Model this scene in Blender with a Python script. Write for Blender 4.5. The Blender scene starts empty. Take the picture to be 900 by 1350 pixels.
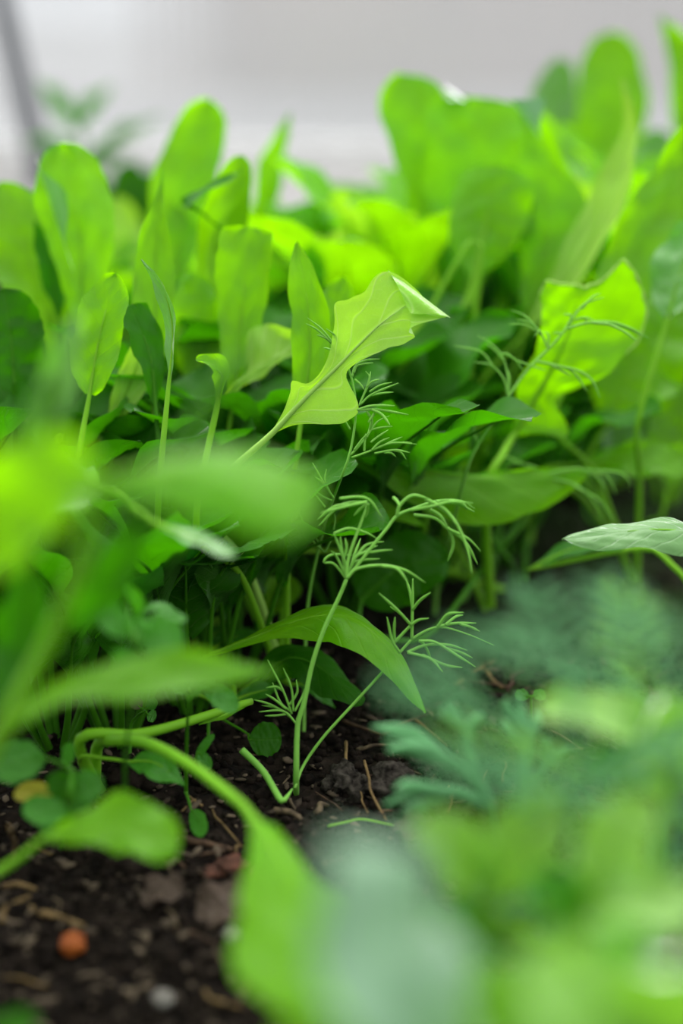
import bpy, bmesh, math, random
from mathutils import Vector, noise

C = bpy.context.scene.collection
scene = bpy.context.scene
PI = math.pi

# ------------------------------------------------------------------ camera
CAM_H, PITCH, LENS = 0.28, math.radians(20.0), 50.0
FPX = LENS / 36.0 * 1350.0
cam_data = bpy.data.cameras.new('camera')
cam = bpy.data.objects.new('camera', cam_data)
C.objects.link(cam)
cam.location = (0, 0, CAM_H)
cam.rotation_euler = (PI / 2 - PITCH, 0, 0)
cam_data.lens = LENS
cam_data.sensor_width = 36.0
cam_data.sensor_fit = 'AUTO'
cam_data.clip_start = 0.02
cam_data.clip_end = 100
cam_data.dof.use_dof = True
cam_data.dof.focus_distance = 0.548
cam_data.dof.aperture_fstop = 2.8
scene.camera = cam

# ------------------------------------------------------------------ sky, sun, exposure
world = bpy.data.worlds.new('overcast_sky')
scene.world = world
world.use_nodes = True
wt = world.node_tree
wt.nodes.clear()
wo = wt.nodes.new('ShaderNodeOutputWorld')
wb = wt.nodes.new('ShaderNodeBackground')
wg = wt.nodes.new('ShaderNodeTexCoord')
wr_ = wt.nodes.new('ShaderNodeValToRGB')
wr_.color_ramp.elements[0].position = 0.0
wr_.color_ramp.elements[0].color = (0.17, 0.175, 0.18, 1)
wr_.color_ramp.elements[1].position = 1.0
wr_.color_ramp.elements[1].color = (1.0, 1.0, 1.0, 1)
wd = wt.nodes.new('ShaderNodeVectorMath')
wd.operation = 'DOT_PRODUCT'
wd.inputs[1].default_value = (0.16, 0.46, 0.873)
wm_ = wt.nodes.new('ShaderNodeMapRange')
wm_.inputs[1].default_value = -0.25
wm_.inputs[2].default_value = 0.95
wt.links.new(wg.outputs['Generated'], wd.inputs[0])
wt.links.new(wd.outputs['Value'], wm_.inputs[0])
wt.links.new(wm_.outputs[0], wr_.inputs[0])
wt.links.new(wr_.outputs[0], wb.inputs['Color'])
wb.inputs['Strength'].default_value = 1.5
wt.links.new(wb.outputs[0], wo.inputs['Surface'])

sun_data = bpy.data.lights.new('sun', 'SUN')
sun_data.energy = 2.6
sun_data.angle = math.radians(50)
sun_data.color = (1.0, 0.98, 0.94)
sun = bpy.data.objects.new('sun', sun_data)
C.objects.link(sun)
sun.rotation_euler = (math.radians(-38), math.radians(-12), 0)   # high, from behind the bed

scene.view_settings.view_transform = 'Standard'
scene.view_settings.look = 'None'
scene.view_settings.gamma = 1.0
scene.view_settings.use_curve_mapping = False
scene.view_settings.exposure = 1.27
scene.cycles.use_denoising = True
scene.cycles.max_bounces = 10
scene.cycles.diffuse_bounces = 6
scene.cycles.transmission_bounces = 6
scene.cycles.transparent_max_bounces = 8

# ------------------------------------------------------------------ helpers: space
FWD = Vector((0, math.cos(PITCH), -math.sin(PITCH)))
UP = Vector((0, math.sin(PITCH), math.cos(PITCH)))
RIGHT = Vector((1, 0, 0))


def P(px, py, d):
    return Vector((0, 0, CAM_H)) + (FWD + RIGHT * ((px - 450) / FPX) + UP * ((675 - py) / FPX)) * d


def ground_at(px, py, z=0.0):
    y = (675 - py) / FPX
    d = (CAM_H - z) / (math.sin(PITCH) - math.cos(PITCH) * y)
    return P(px, py, d)


def camvec(v):
    return (RIGHT * v[0] + UP * v[1] - FWD * v[2]).normalized()


def soil_z(x, y):
    n = noise.noise(Vector((x * 9, y * 9, 0.3))) * 0.007
    n += noise.noise(Vector((x * 40, y * 40, 2.3))) * 0.004
    n += noise.noise(Vector((x * 140, y * 140, 5.1))) * 0.0022
    return n


def spline(pts, n):
    pts = [Vector(p) for p in pts]
    if len(pts) == 2:
        pts = [pts[0], (pts[0] + pts[1]) / 2, pts[1]]
    ext = [pts[0] * 2 - pts[1]] + pts + [pts[-1] * 2 - pts[-2]]
    dense = []
    for i in range(1, len(ext) - 2):
        a, b, c, d = ext[i - 1:i + 3]
        for k in range(12):
            t = k / 12
            dense.append(0.5 * ((2 * b) + (c - a) * t + (2 * a - 5 * b + 4 * c - d) * t * t + (3 * b - a - 3 * c + d) * t ** 3))
    dense.append(pts[-1])
    L = [0]
    for a, b in zip(dense, dense[1:]):
        L.append(L[-1] + (b - a).length)
    out, j = [], 0
    for k in range(n):
        s = L[-1] * k / (n - 1)
        while j < len(L) - 2 and L[j + 1] < s:
            j += 1
        f = (s - L[j]) / max(L[j + 1] - L[j], 1e-9)
        out.append(dense[j].lerp(dense[j + 1], min(max(f, 0), 1)))
    return out


def prof_at(pr, u):
    """Smooth interpolation of [(u, value), ...]."""
    if u <= pr[0][0]:
        return pr[0][1]
    for i in range(len(pr) - 1):
        u0, a = pr[i]
        u1, b = pr[i + 1]
        if u <= u1:
            t = (u - u0) / max(u1 - u0, 1e-9)
            m0 = (pr[i + 1][1] - pr[i - 1][1]) / (pr[i + 1][0] - pr[i - 1][0]) if i > 0 else (b - a) / (u1 - u0)
            m1 = (pr[i + 2][1] - a) / (pr[i + 2][0] - u0) if i + 2 < len(pr) else (b - a) / (u1 - u0)
            h = u1 - u0
            t2, t3 = t * t, t ** 3
            return max(0.0, (2 * t3 - 3 * t2 + 1) * a + (t3 - 2 * t2 + t) * h * m0 + (-2 * t3 + 3 * t2) * b + (t3 - t2) * h * m1)
    return pr[-1][1]


SHAPES = {
    'oval':    [(0, .10), (.08, .42), (.25, .85), (.48, 1.0), (.72, .94), (.87, .72), (.95, .48), (.985, .28), (1, .06)],
    'spoon':   [(0, .06), (.12, .14), (.28, .45), (.5, .85), (.72, 1.0), (.88, .86), (.955, .60), (.987, .36), (1, .08)],
    'lance':   [(0, .10), (.15, .50), (.38, .95), (.55, 1.0), (.75, .68), (.9, .28), (1, .01)],
    'trunc':   [(0, .08), (.15, .30), (.38, .66), (.62, .94), (.82, 1.0), (.93, .98), (.985, .80), (1, .35)],
    'round':   [(0, .20), (.06, .55), (.2, .88), (.45, 1.0), (.72, .92), (.88, .70), (.96, .44), (.988, .26), (1, .06)],
    'point':   [(0, .12), (.14, .55), (.32, .95), (.48, 1.0), (.64, .78), (.78, .40), (.9, .13), (1, .02)],
    'lobed':   [(0, .08), (.10, .30), (.20, .62), (.27, .34), (.36, .60), (.52, .96), (.72, 1.0), (.88, .80), (.96, .48), (1, .04)],
    'blade':   [(0, .25), (.2, .7), (.5, 1.0), (.8, .7), (1, .03)],
}

# ------------------------------------------------------------------ helpers: objects


def new_obj(name, me, mat, parent=None):
    o = bpy.data.objects.new(name, me)
    C.objects.link(o)
    if mat:
        me.materials.append(mat)
    if parent is not None:
        o.parent = parent
        o.matrix_parent_inverse.identity()
        o.location = -parent.location
    return o


def tag(o, label=None, cat=None, group=None, kind=None):
    if label:
        o['label'] = label
    if cat:
        o['category'] = cat
    if group:
        o['group'] = group
    if kind:
        o['kind'] = kind
    return o


def empty(name, loc, label, cat, group=None):
    o = bpy.data.objects.new(name, None)
    C.objects.link(o)
    o.location = loc
    o.empty_display_size = 0.01
    return tag(o, label, cat, group)


def mesh(name, verts, faces, smooth=True, uvs=None):
    me = bpy.data.meshes.new(name)
    me.from_pydata([tuple(v) for v in verts], [], faces)
    if uvs:
        lay = me.uv_layers.new(name='UVMap')
        for lp in me.loops:
            lay.data[lp.index].uv = uvs[lp.vertex_index]
    if smooth:
        me.polygons.foreach_set('use_smooth', [True] * len(me.polygons))
    me.update()
    return me


def tube_into(V, F, pts, radii, sides=8):
    n = len(pts)
    base = len(V)
    ref = None
    for i in range(n):
        t = (pts[min(i + 1, n - 1)] - pts[max(i - 1, 0)])
        t = t.normalized() if t.length > 1e-9 else Vector((0, 0, 1))
        if ref is None:
            ref = t.orthogonal().normalized()
        else:
            ref = ref - t * ref.dot(t)
            ref = ref.normalized() if ref.length > 1e-6 else t.orthogonal().normalized()
        b = t.cross(ref)
        for k in range(sides):
            a = 2 * PI * k / sides
            V.append(pts[i] + (ref * math.cos(a) + b * math.sin(a)) * radii[i])
    for i in range(n - 1):
        for k in range(sides):
            k2 = (k + 1) % sides
            F.append((base + i * sides + k, base + i * sides + k2, base + (i + 1) * sides + k2, base + (i + 1) * sides + k))
    F.append(tuple(base + k for k in range(sides))[::-1])
    F.append(tuple(base + (n - 1) * sides + k for k in range(sides)))


def tube_mesh(name, pts, r0, r1, n=20, sides=8, rm=None):
    pp = spline(pts, n)
    V, F = [], []
    rr = []
    for i in range(n):
        t = i / (n - 1)
        rr.append(r0 + (r1 - r0) * t if rm is None else (r0 + (rm - r0) * t * 2 if t < .5 else rm + (r1 - rm) * (t - .5) * 2))
    tube_into(V, F, pp, rr, sides)
    return mesh(name, V, F)


# ------------------------------------------------------------------ materials


def nt(name):
    m = bpy.data.materials.new(name)
    m.use_nodes = True
    t = m.node_tree
    t.nodes.clear()
    out = t.nodes.new('ShaderNodeOutputMaterial')
    return m, t, out


def N(t, kind, **kw):
    n = t.nodes.new(kind)
    for k, v in kw.items():
        setattr(n, k, v)
    return n


def math_node(t, op, a=None, b=None, clamp=False):
    n = t.nodes.new('ShaderNodeMath')
    n.operation = op
    n.use_clamp = clamp
    for i, v in enumerate((a, b)):
        if v is None:
            continue
        if isinstance(v, (int, float)):
            n.inputs[i].default_value = v
        else:
            t.links.new(v, n.inputs[i])
    return n.outputs[0]


def mixc(t, fac, a, b, mode='MIX'):
    n = t.nodes.new('ShaderNodeMix')
    n.data_type = 'RGBA'
    n.blend_type = mode
    for i, v in ((0, fac), (6, a), (7, b)):
        if isinstance(v, (int, float)):
            n.inputs[i].default_value = v
        elif isinstance(v, tuple):
            n.inputs[i].default_value = (*v, 1)
        else:
            t.links.new(v, n.inputs[i])
    return n.outputs[2]


def leaf_material(name, refl, trans, vein=(.30, .52, .10), tmix=0.5, gloss=0.42, rough=0.38, nveins=8.0, vstr=0.55, vdark=.30):
    m, t, out = nt(name)
    uv = N(t, 'ShaderNodeUVMap')
    sep = N(t, 'ShaderNodeSeparateXYZ')
    t.links.new(uv.outputs[0], sep.inputs[0])
    u, v = sep.outputs[0], sep.outputs[1]
    av = math_node(t, 'ABSOLUTE', math_node(t, 'SUBTRACT', v, 0.5))        # 0 at the midrib, .5 at the margin
    tc = N(t, 'ShaderNodeTexCoord')
    nz = N(t, 'ShaderNodeTexNoise')
    nz.inputs['Scale'].default_value = 55
    nz.inputs['Detail'].default_value = 3
    t.links.new(tc.outputs['Object'], nz.inputs['Vector'])
    fine = N(t, 'ShaderNodeTexVoronoi')
    fine.feature = 'DISTANCE_TO_EDGE'
    fine.inputs['Scale'].default_value = 420
    t.links.new(tc.outputs['Object'], fine.inputs['Vector'])
    wob = math_node(t, 'MULTIPLY', nz.outputs['Fac'], 0.5)
    ph = math_node(t, 'ADD', math_node(t, 'SUBTRACT', math_node(t, 'MULTIPLY', u, nveins), math_node(t, 'MULTIPLY', av, 3.4)), wob)
    fr = math_node(t, 'ABSOLUTE', math_node(t, 'SUBTRACT', math_node(t, 'FRACT', ph), 0.5))
    lat = math_node(t, 'SUBTRACT', 1.0, math_node(t, 'MULTIPLY', fr, 13.0), True)
    mid = math_node(t, 'SUBTRACT', 1.0, math_node(t, 'MULTIPLY', av, 26.0), True)
    cell = math_node(t, 'SUBTRACT', 1.0, math_node(t, 'MULTIPLY', fine.outputs['Distance'], 14.0), True)
    veins = math_node(t, 'MAXIMUM', math_node(t, 'MAXIMUM', lat, mid), math_node(t, 'MULTIPLY', cell, 0.22), True)
    vfac = math_node(t, 'MULTIPLY', veins, vstr)
    info = N(t, 'ShaderNodeObjectInfo')
    hsv = N(t, 'ShaderNodeHueSaturation')
    hsv.inputs['Hue'].default_value = 0.5
    val = math_node(t, 'ADD', math_node(t, 'MULTIPLY', info.outputs['Random'], 0.24), 0.88)
    t.links.new(val, hsv.inputs['Value'])
    base = mixc(t, math_node(t, 'MULTIPLY', nz.outputs['Fac'], 0.5), refl, tuple(c * 1.25 for c in refl))
    rc = mixc(t, vfac, base, vein)
    t.links.new(rc, hsv.inputs['Color'])
    hsv2 = N(t, 'ShaderNodeHueSaturation')
    t.links.new(val, hsv2.inputs['Value'])
    tcx = mixc(t, math_node(t, 'MULTIPLY', math_node(t, 'SUBTRACT', nz.outputs['Fac'], .3), 2.5, True), tuple(c * .78 for c in trans), tuple(min(1, c * 1.18) for c in trans))
    tcx = mixc(t, math_node(t, 'MULTIPLY', veins, vdark), tcx, tuple(c * .62 for c in trans))
    t.links.new(tcx, hsv2.inputs['Color'])
    bump = N(t, 'ShaderNodeBump')
    bump.inputs['Strength'].default_value = 0.35
    bump.inputs['Distance'].default_value = 0.0011
    bh = math_node(t, 'SUBTRACT', nz.outputs['Fac'], math_node(t, 'MULTIPLY', veins, 0.5))
    t.links.new(bh, bump.inputs['Height'])
    dif = N(t, 'ShaderNodeBsdfDiffuse')
    tra = N(t, 'ShaderNodeBsdfTranslucent')
    glo = N(t, 'ShaderNodeBsdfGlossy')
    glo.inputs['Roughness'].default_value = rough
    glo.inputs['Color'].default_value = (1, 1, 1, 1)
    t.links.new(hsv.outputs[0], dif.inputs['Color'])
    t.links.new(hsv2.outputs[0], tra.inputs['Color'])
    for s in (dif, tra, glo):
        t.links.new(bump.outputs[0], s.inputs['Normal'])
    mx = N(t, 'ShaderNodeMixShader')
    mx.inputs[0].default_value = tmix
    t.links.new(dif.outputs[0], mx.inputs[1])
    t.links.new(tra.outputs[0], mx.inputs[2])
    fre = N(t, 'ShaderNodeLayerWeight')
    fre.inputs['Blend'].default_value = 0.25
    t.links.new(bump.outputs[0], fre.inputs['Normal'])
    gf = math_node(t, 'MULTIPLY', math_node(t, 'ADD', fre.outputs['Fresnel'], 0.02), gloss, True)
    mg = N(t, 'ShaderNodeMixShader')
    t.links.new(gf, mg.inputs[0])
    t.links.new(mx.outputs[0], mg.inputs[1])
    t.links.new(glo.outputs[0], mg.inputs[2])
    t.links.new(mg.outputs[0], out.inputs['Surface'])
    return m


def stem_material(name, refl, trans, tmix=0.3, gloss=0.35, rough=.4):
    m, t, out = nt(name)
    tc = N(t, 'ShaderNodeTexCoord')
    nz = N(t, 'ShaderNodeTexNoise')
    nz.inputs['Scale'].default_value = 120
    t.links.new(tc.outputs['Object'], nz.inputs['Vector'])
    dif = N(t, 'ShaderNodeBsdfDiffuse')
    tra = N(t, 'ShaderNodeBsdfTranslucent')
    glo = N(t, 'ShaderNodeBsdfGlossy')
    glo.inputs['Roughness'].default_value = rough
    c = mixc(t, nz.outputs['Fac'], refl, tuple(x * 1.3 for x in refl))
    t.links.new(c, dif.inputs['Color'])
    tra.inputs['Color'].default_value = (*trans, 1)
    mx = N(t, 'ShaderNodeMixShader')
    mx.inputs[0].default_value = tmix
    t.links.new(dif.outputs[0], mx.inputs[1])
    t.links.new(tra.outputs[0], mx.inputs[2])
    fre = N(t, 'ShaderNodeLayerWeight')
    fre.inputs['Blend'].default_value = 0.25
    gf = math_node(t, 'MULTIPLY', fre.outputs['Fresnel'], gloss, True)
    mg = N(t, 'ShaderNodeMixShader')
    t.links.new(gf, mg.inputs[0])
    t.links.new(mx.outputs[0], mg.inputs[1])
    t.links.new(glo.outputs[0], mg.inputs[2])
    t.links.new(mg.outputs[0], out.inputs['Surface'])
    return m


def matte(name, c1, c2, scale=60, rough=.85, bump=0.4, dist=.001, spec=.2):
    m, t, out = nt(name)
    tc = N(t, 'ShaderNodeTexCoord')
    nz = N(t, 'ShaderNodeTexNoise')
    nz.inputs['Scale'].default_value = scale
    nz.inputs['Detail'].default_value = 6
    t.links.new(tc.outputs['Object'], nz.inputs['Vector'])
    r = N(t, 'ShaderNodeValToRGB')
    r.color_ramp.elements[0].position = .35
    r.color_ramp.elements[0].color = (*c1, 1)
    r.color_ramp.elements[1].position = .68
    r.color_ramp.elements[1].color = (*c2, 1)
    t.links.new(nz.outputs['Fac'], r.inputs[0])
    b = N(t, 'ShaderNodeBsdfPrincipled')
    b.inputs['Roughness'].default_value = rough
    b.inputs['Specular IOR Level'].default_value = spec
    t.links.new(r.outputs[0], b.inputs['Base Color'])
    bp = N(t, 'ShaderNodeBump')
    bp.inputs['Strength'].default_value = bump
    bp.inputs['Distance'].default_value = dist
    t.links.new(nz.outputs['Fac'], bp.inputs['Height'])
    t.links.new(bp.outputs[0], b.inputs['Normal'])
    t.links.new(b.outputs[0], out.inputs['Surface'])
    return m


M = {}
M['salad'] = leaf_material('salad_leaf', (.095, .29, .003), (.31, .78, .0), vein=(.17, .42, .012), tmix=.56, gloss=.24)
M['pale'] = leaf_material('pale_leaf_underside', (.25, .48, .065), (.36, .70, .012), vein=(.46, .66, .20), vstr=.8, nveins=5, vdark=0, gloss=.12)
M['deep'] = leaf_material('deep_green_leaf', (.022, .12, .003), (.05, .28, .0), vein=(.05, .18, .008), gloss=.12)  # dark leaves; also puts undergrowth shade into the leaf colour
M['blue'] = leaf_material('bluish_leaf', (.085, .26, .040), (.13, .42, .012), vein=(.11, .29, .06), gloss=.85, rough=.42)  # bluish sheen of the sky put into the leaf colour
M['glaucous'] = leaf_material('glaucous_leaf', (.15, .31, .17), (.12, .32, .09), vein=(.24, .40, .25), gloss=1.2, rough=.45, tmix=.4)  # sky sheen painted in as a pale blue-green leaf colour
M['young'] = leaf_material('young_leaf', (.19, .41, .065), (.26, .64, .018), vein=(.26, .47, .11), gloss=.7, rough=.45, tmix=.42)
M['weed'] = leaf_material('weed_leaf', (.04, .20, .012), (.09, .40, .003), vein=(.08, .27, .025), nveins=5, gloss=.3)
M['yellow'] = leaf_material('yellowing_leaf', (.38, .34, .02), (.50, .42, .01), vein=(.45, .40, .06))
M['brown'] = leaf_material('withered_leaf', (.09, .065, .05), (.05, .03, .02), vein=(.13, .10, .075), gloss=.1)
M['stalk'] = stem_material('leaf_stalk', (.16, .38, .02), (.28, .60, .003), tmix=.4)
M['stalkdeep'] = stem_material('dark_leaf_stalk', (.04, .16, .006), (.08, .28, .001))  # dark stalks; also shade put into stalk colour low in the bed
M['pale_stalk'] = stem_material('pale_leaf_rim', (.32, .54, .11), (.38, .62, .06))
M['dill'] = stem_material('dill_green', (.17, .40, .065), (.26, .58, .03), tmix=.35)
M['dillblue'] = stem_material('glaucous_dill_green', (.10, .28, .115), (.13, .36, .09), tmix=.35)
M['soil'] = matte('crumbly_soil', (.0028, .0019, .0014), (.014, .0098, .007), 160, .95, .9, .004, .08)
M['fleck'] = matte('debris_fleck', (.012, .008, .005), (.10, .075, .05), 55, .9, .6)
M['clod'] = matte('grey_soil_clod', (.005, .0042, .0034), (.05, .044, .036), 300, .95, 1.0, .003, .05)
M['straw'] = matte('dry_straw', (.055, .034, .012), (.15, .098, .038), 200, .8, .5)
M['twig'] = matte('brown_twig', (.02, .011, .006), (.07, .04, .022), 240, .85, .6)
M['chip'] = matte('wood_chip', (.035, .025, .015), (.12, .088, .05), 260, .85, .8)
M['red'] = matte('reddish_bark', (.025, .010, .006), (.075, .028, .016), 200, .85, .8)
M['orange'] = matte('orange_peel', (.13, .028, .003), (.24, .06, .006), 160, .6, .4)
M['stone'] = matte('pale_pebble', (.07, .062, .055), (.15, .14, .13), 120, .8, .4)
M['metal'] = matte('galvanised_steel', (.07, .074, .08), (.10, .105, .115), 20, .5, .05, .0005, .4)
M['alu'] = matte('aluminium_rail', (.66, .66, .65), (.74, .74, .73), 15, .5, .05, .0005, .4)
M['timber'] = matte('weathered_timber', (.24, .125, .05), (.42, .26, .14), 2.5, .9, .2)

M['yard'] = matte('pale_paving', (.30, .29, .28), (.42, .41, .40), 1.5, .9, .2)
# soil ground with green moss film on parts of it
g, t, out = nt('bed_soil')
tc = N(t, 'ShaderNodeTexCoord')
n1 = N(t, 'ShaderNodeTexNoise'); n1.inputs['Scale'].default_value = 150; n1.inputs['Detail'].default_value = 8
n2 = N(t, 'ShaderNodeTexNoise'); n2.inputs['Scale'].default_value = 16; n2.inputs['Detail'].default_value = 5
n3 = N(t, 'ShaderNodeTexVoronoi'); n3.inputs['Scale'].default_value = 260
for n_ in (n1, n2, n3):
    t.links.new(tc.outputs['Object'], n_.inputs['Vector'])
r = N(t, 'ShaderNodeValToRGB')
r.color_ramp.elements[0].position = .38; r.color_ramp.elements[0].color = (.0022, .0015, .0011, 1)
r.color_ramp.elements[1].position = .72; r.color_ramp.elements[1].color = (.019, .0135, .010, 1)
t.links.new(n1.outputs['Fac'], r.inputs[0])
sx = N(t, 'ShaderNodeSeparateXYZ'); t.links.new(tc.outputs['Object'], sx.inputs[0])
mx_ = math_node(t, 'MULTIPLY', math_node(t, 'SUBTRACT', sx.outputs[0], 0.01), 14.0, True)
moss = math_node(t, 'MULTIPLY', math_node(t, 'MULTIPLY', math_node(t, 'SUBTRACT', n2.outputs['Fac'], .36), 4.0, True), mx_, True)
col = mixc(t, math_node(t, 'MULTIPLY', moss, .75), r.outputs[0], (.020, .046, .011))
b = N(t, 'ShaderNodeBsdfPrincipled'); b.inputs['Roughness'].default_value = .95; b.inputs['Specular IOR Level'].default_value = .08
t.links.new(col, b.inputs['Base Color'])
bp = N(t, 'ShaderNodeBump'); bp.inputs['Strength'].default_value = 1.0; bp.inputs['Distance'].default_value = .004
t.links.new(math_node(t, 'ADD', n1.outputs['Fac'], math_node(t, 'MULTIPLY', n3.outputs['Distance'], .6)), bp.inputs['Height'])
t.links.new(bp.outputs[0], b.inputs['Normal']); t.links.new(b.outputs[0], out.inputs['Surface'])
M['ground'] = g

# twin wall polycarbonate: scatters most of the light, lets a little straight through
g, t, out = nt('polycarbonate_sheet')
tc = N(t, 'ShaderNodeTexCoord')
sx = N(t, 'ShaderNodeSeparateXYZ'); t.links.new(tc.outputs['Object'], sx.inputs[0])
rib = math_node(t, 'ABSOLUTE', math_node(t, 'SUBTRACT', math_node(t, 'FRACT', math_node(t, 'MULTIPLY', sx.outputs[0], 100.0)), .5))
ribf = math_node(t, 'SUBTRACT', 1.0, math_node(t, 'MULTIPLY', rib, 5.0), True)
tra = N(t, 'ShaderNodeBsdfTranslucent'); dif = N(t, 'ShaderNodeBsdfDiffuse'); tsp = N(t, 'ShaderNodeBsdfTransparent'); glo = N(t, 'ShaderNodeBsdfGlossy')
cc = mixc(t, ribf, (.59, .605, .62), (.40, .41, .42))
t.links.new(cc, tra.inputs['Color'])
dif.inputs['Color'].default_value = (.5, .5, .5, 1)
tsp.inputs['Color'].default_value = (.635, .645, .655, 1)
glo.inputs['Roughness'].default_value = .2
m1 = N(t, 'ShaderNodeMixShader'); m1.inputs[0].default_value = .30
t.links.new(tra.outputs[0], m1.inputs[1]); t.links.new(dif.outputs[0], m1.inputs[2])
m2 = N(t, 'ShaderNodeMixShader'); m2.inputs[0].default_value = .58
t.links.new(m1.outputs[0], m2.inputs[1]); t.links.new(tsp.outputs[0], m2.inputs[2])
m3 = N(t, 'ShaderNodeMixShader'); m3.inputs[0].default_value = .04
t.links.new(m2.outputs[0], m3.inputs[1]); t.links.new(glo.outputs[0], m3.inputs[2])
t.links.new(m3.outputs[0], out.inputs['Surface'])
M['poly'] = g

# ------------------------------------------------------------------ the setting


def axis(spans):
    out = []
    for a, b_, n in spans:
        out += [a + (b_ - a) * i / n for i in range(n)]
    out.append(spans[-1][1])
    return out


gx = axis([(-2.2, -.5, 30), (-.5, -.2, 50), (-.2, .2, 200), (.2, .5, 50), (.5, 2.2, 30)])
gy = axis([(-.4, .3, 25), (.3, .75, 225), (.75, 1.3, 90), (1.3, 2.45, 40)])
V = [(x, y, soil_z(x, y)) for y in gy for x in gx]
nx_ = len(gx)
F = [(j * nx_ + i, j * nx_ + i + 1, (j + 1) * nx_ + i + 1, (j + 1) * nx_ + i) for j in range(len(gy) - 1) for i in range(nx_ - 1)]
ground = new_obj('ground', mesh('ground', V, F), M['ground'])
tag(ground, 'dark crumbly soil of the bed with a green film on the right', kind='structure')


def box(name, lo, hi, mat, parent=None, bevel=.002):
    bm = bmesh.new()
    bmesh.ops.create_cube(bm, size=1)
    for v in bm.verts:
        v.co = Vector([lo[i] + (v.co[i] + .5) * (hi[i] - lo[i]) for i in range(3)])
    if bevel:
        bmesh.ops.bevel(bm, geom=bm.edges[:], offset=bevel, segments=2, affect='EDGES')
    me = bpy.data.meshes.new(name)
    bm.to_mesh(me)
    bm.free()
    return new_obj(name, me, mat, parent)


WALL_Y = 2.42
wall = box('wall_back', (-2.2, WALL_Y, .03), (2.2, WALL_Y + .006, 2.2), M['poly'], bevel=0)
tag(wall, 'frosted ribbed sheet wall of the greenhouse', kind='structure')
rail = box('trim_1', (-2.2, WALL_Y - .03, -.01), (2.2, WALL_Y + .02, .055), M['alu'])
tag(rail, 'pale rail along the foot of the greenhouse wall', kind='structure')
yard = box('ground_outside', (-7, WALL_Y + .03, -.06), (7, 14, -.02), M['yard'], bevel=0)
tag(yard, 'pale ground beyond the frosted wall', kind='structure')
path = box('path', (-2.2, 1.72, -.02), (2.2, WALL_Y - .032, .012), M['yard'], bevel=.004)
tag(path, 'pale path strip between the bed and the wall', kind='structure')
out_wall = box('wall_outside', (-.33, 4.6, 0), (4.0, 4.72, 1.25), M['timber'], bevel=.01)
tag(out_wall, 'tan shape seen through the frosted wall', kind='structure')

for k_ in range(7):                                                 # thinning boards at the end of that shape
    bx0 = -.33 - .045 * (k_ + 1)
    bd = box('board', (bx0, 4.62, 0), (bx0 + .040 - .0052 * k_, 4.66, 1.25), M['timber'], None, .003)
    bd.parent = out_wall

# slanting steel hoop at the left of the wall
a = P(2, 0, 2.1); b = P(52, 215, 2.1)
dr = (a - b).normalized()
hoop = empty('steel_post', (b.x, b.y, 0), 'dark grey slanting steel post against the pale wall at top left', 'post')
foot = b - dr * (b.z / dr.z)
hoop.location = foot
new_obj('tube', tube_mesh('tube', [foot, b, a, a + dr * .9], .017, .017, 30, 14), M['metal'], hoop)
V, F = [], []
tube_into(V, F, [foot + Vector((0, 0, -.01)), foot + Vector((0, 0, .03)), foot + Vector((0, 0, .034))], [.03, .03, .02], 16)
new_obj('foot_collar', mesh('foot_collar', V, F), M['metal'], hoop)

# ------------------------------------------------------------------ leaves
ROS = []
rng = random.Random(7)


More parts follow.
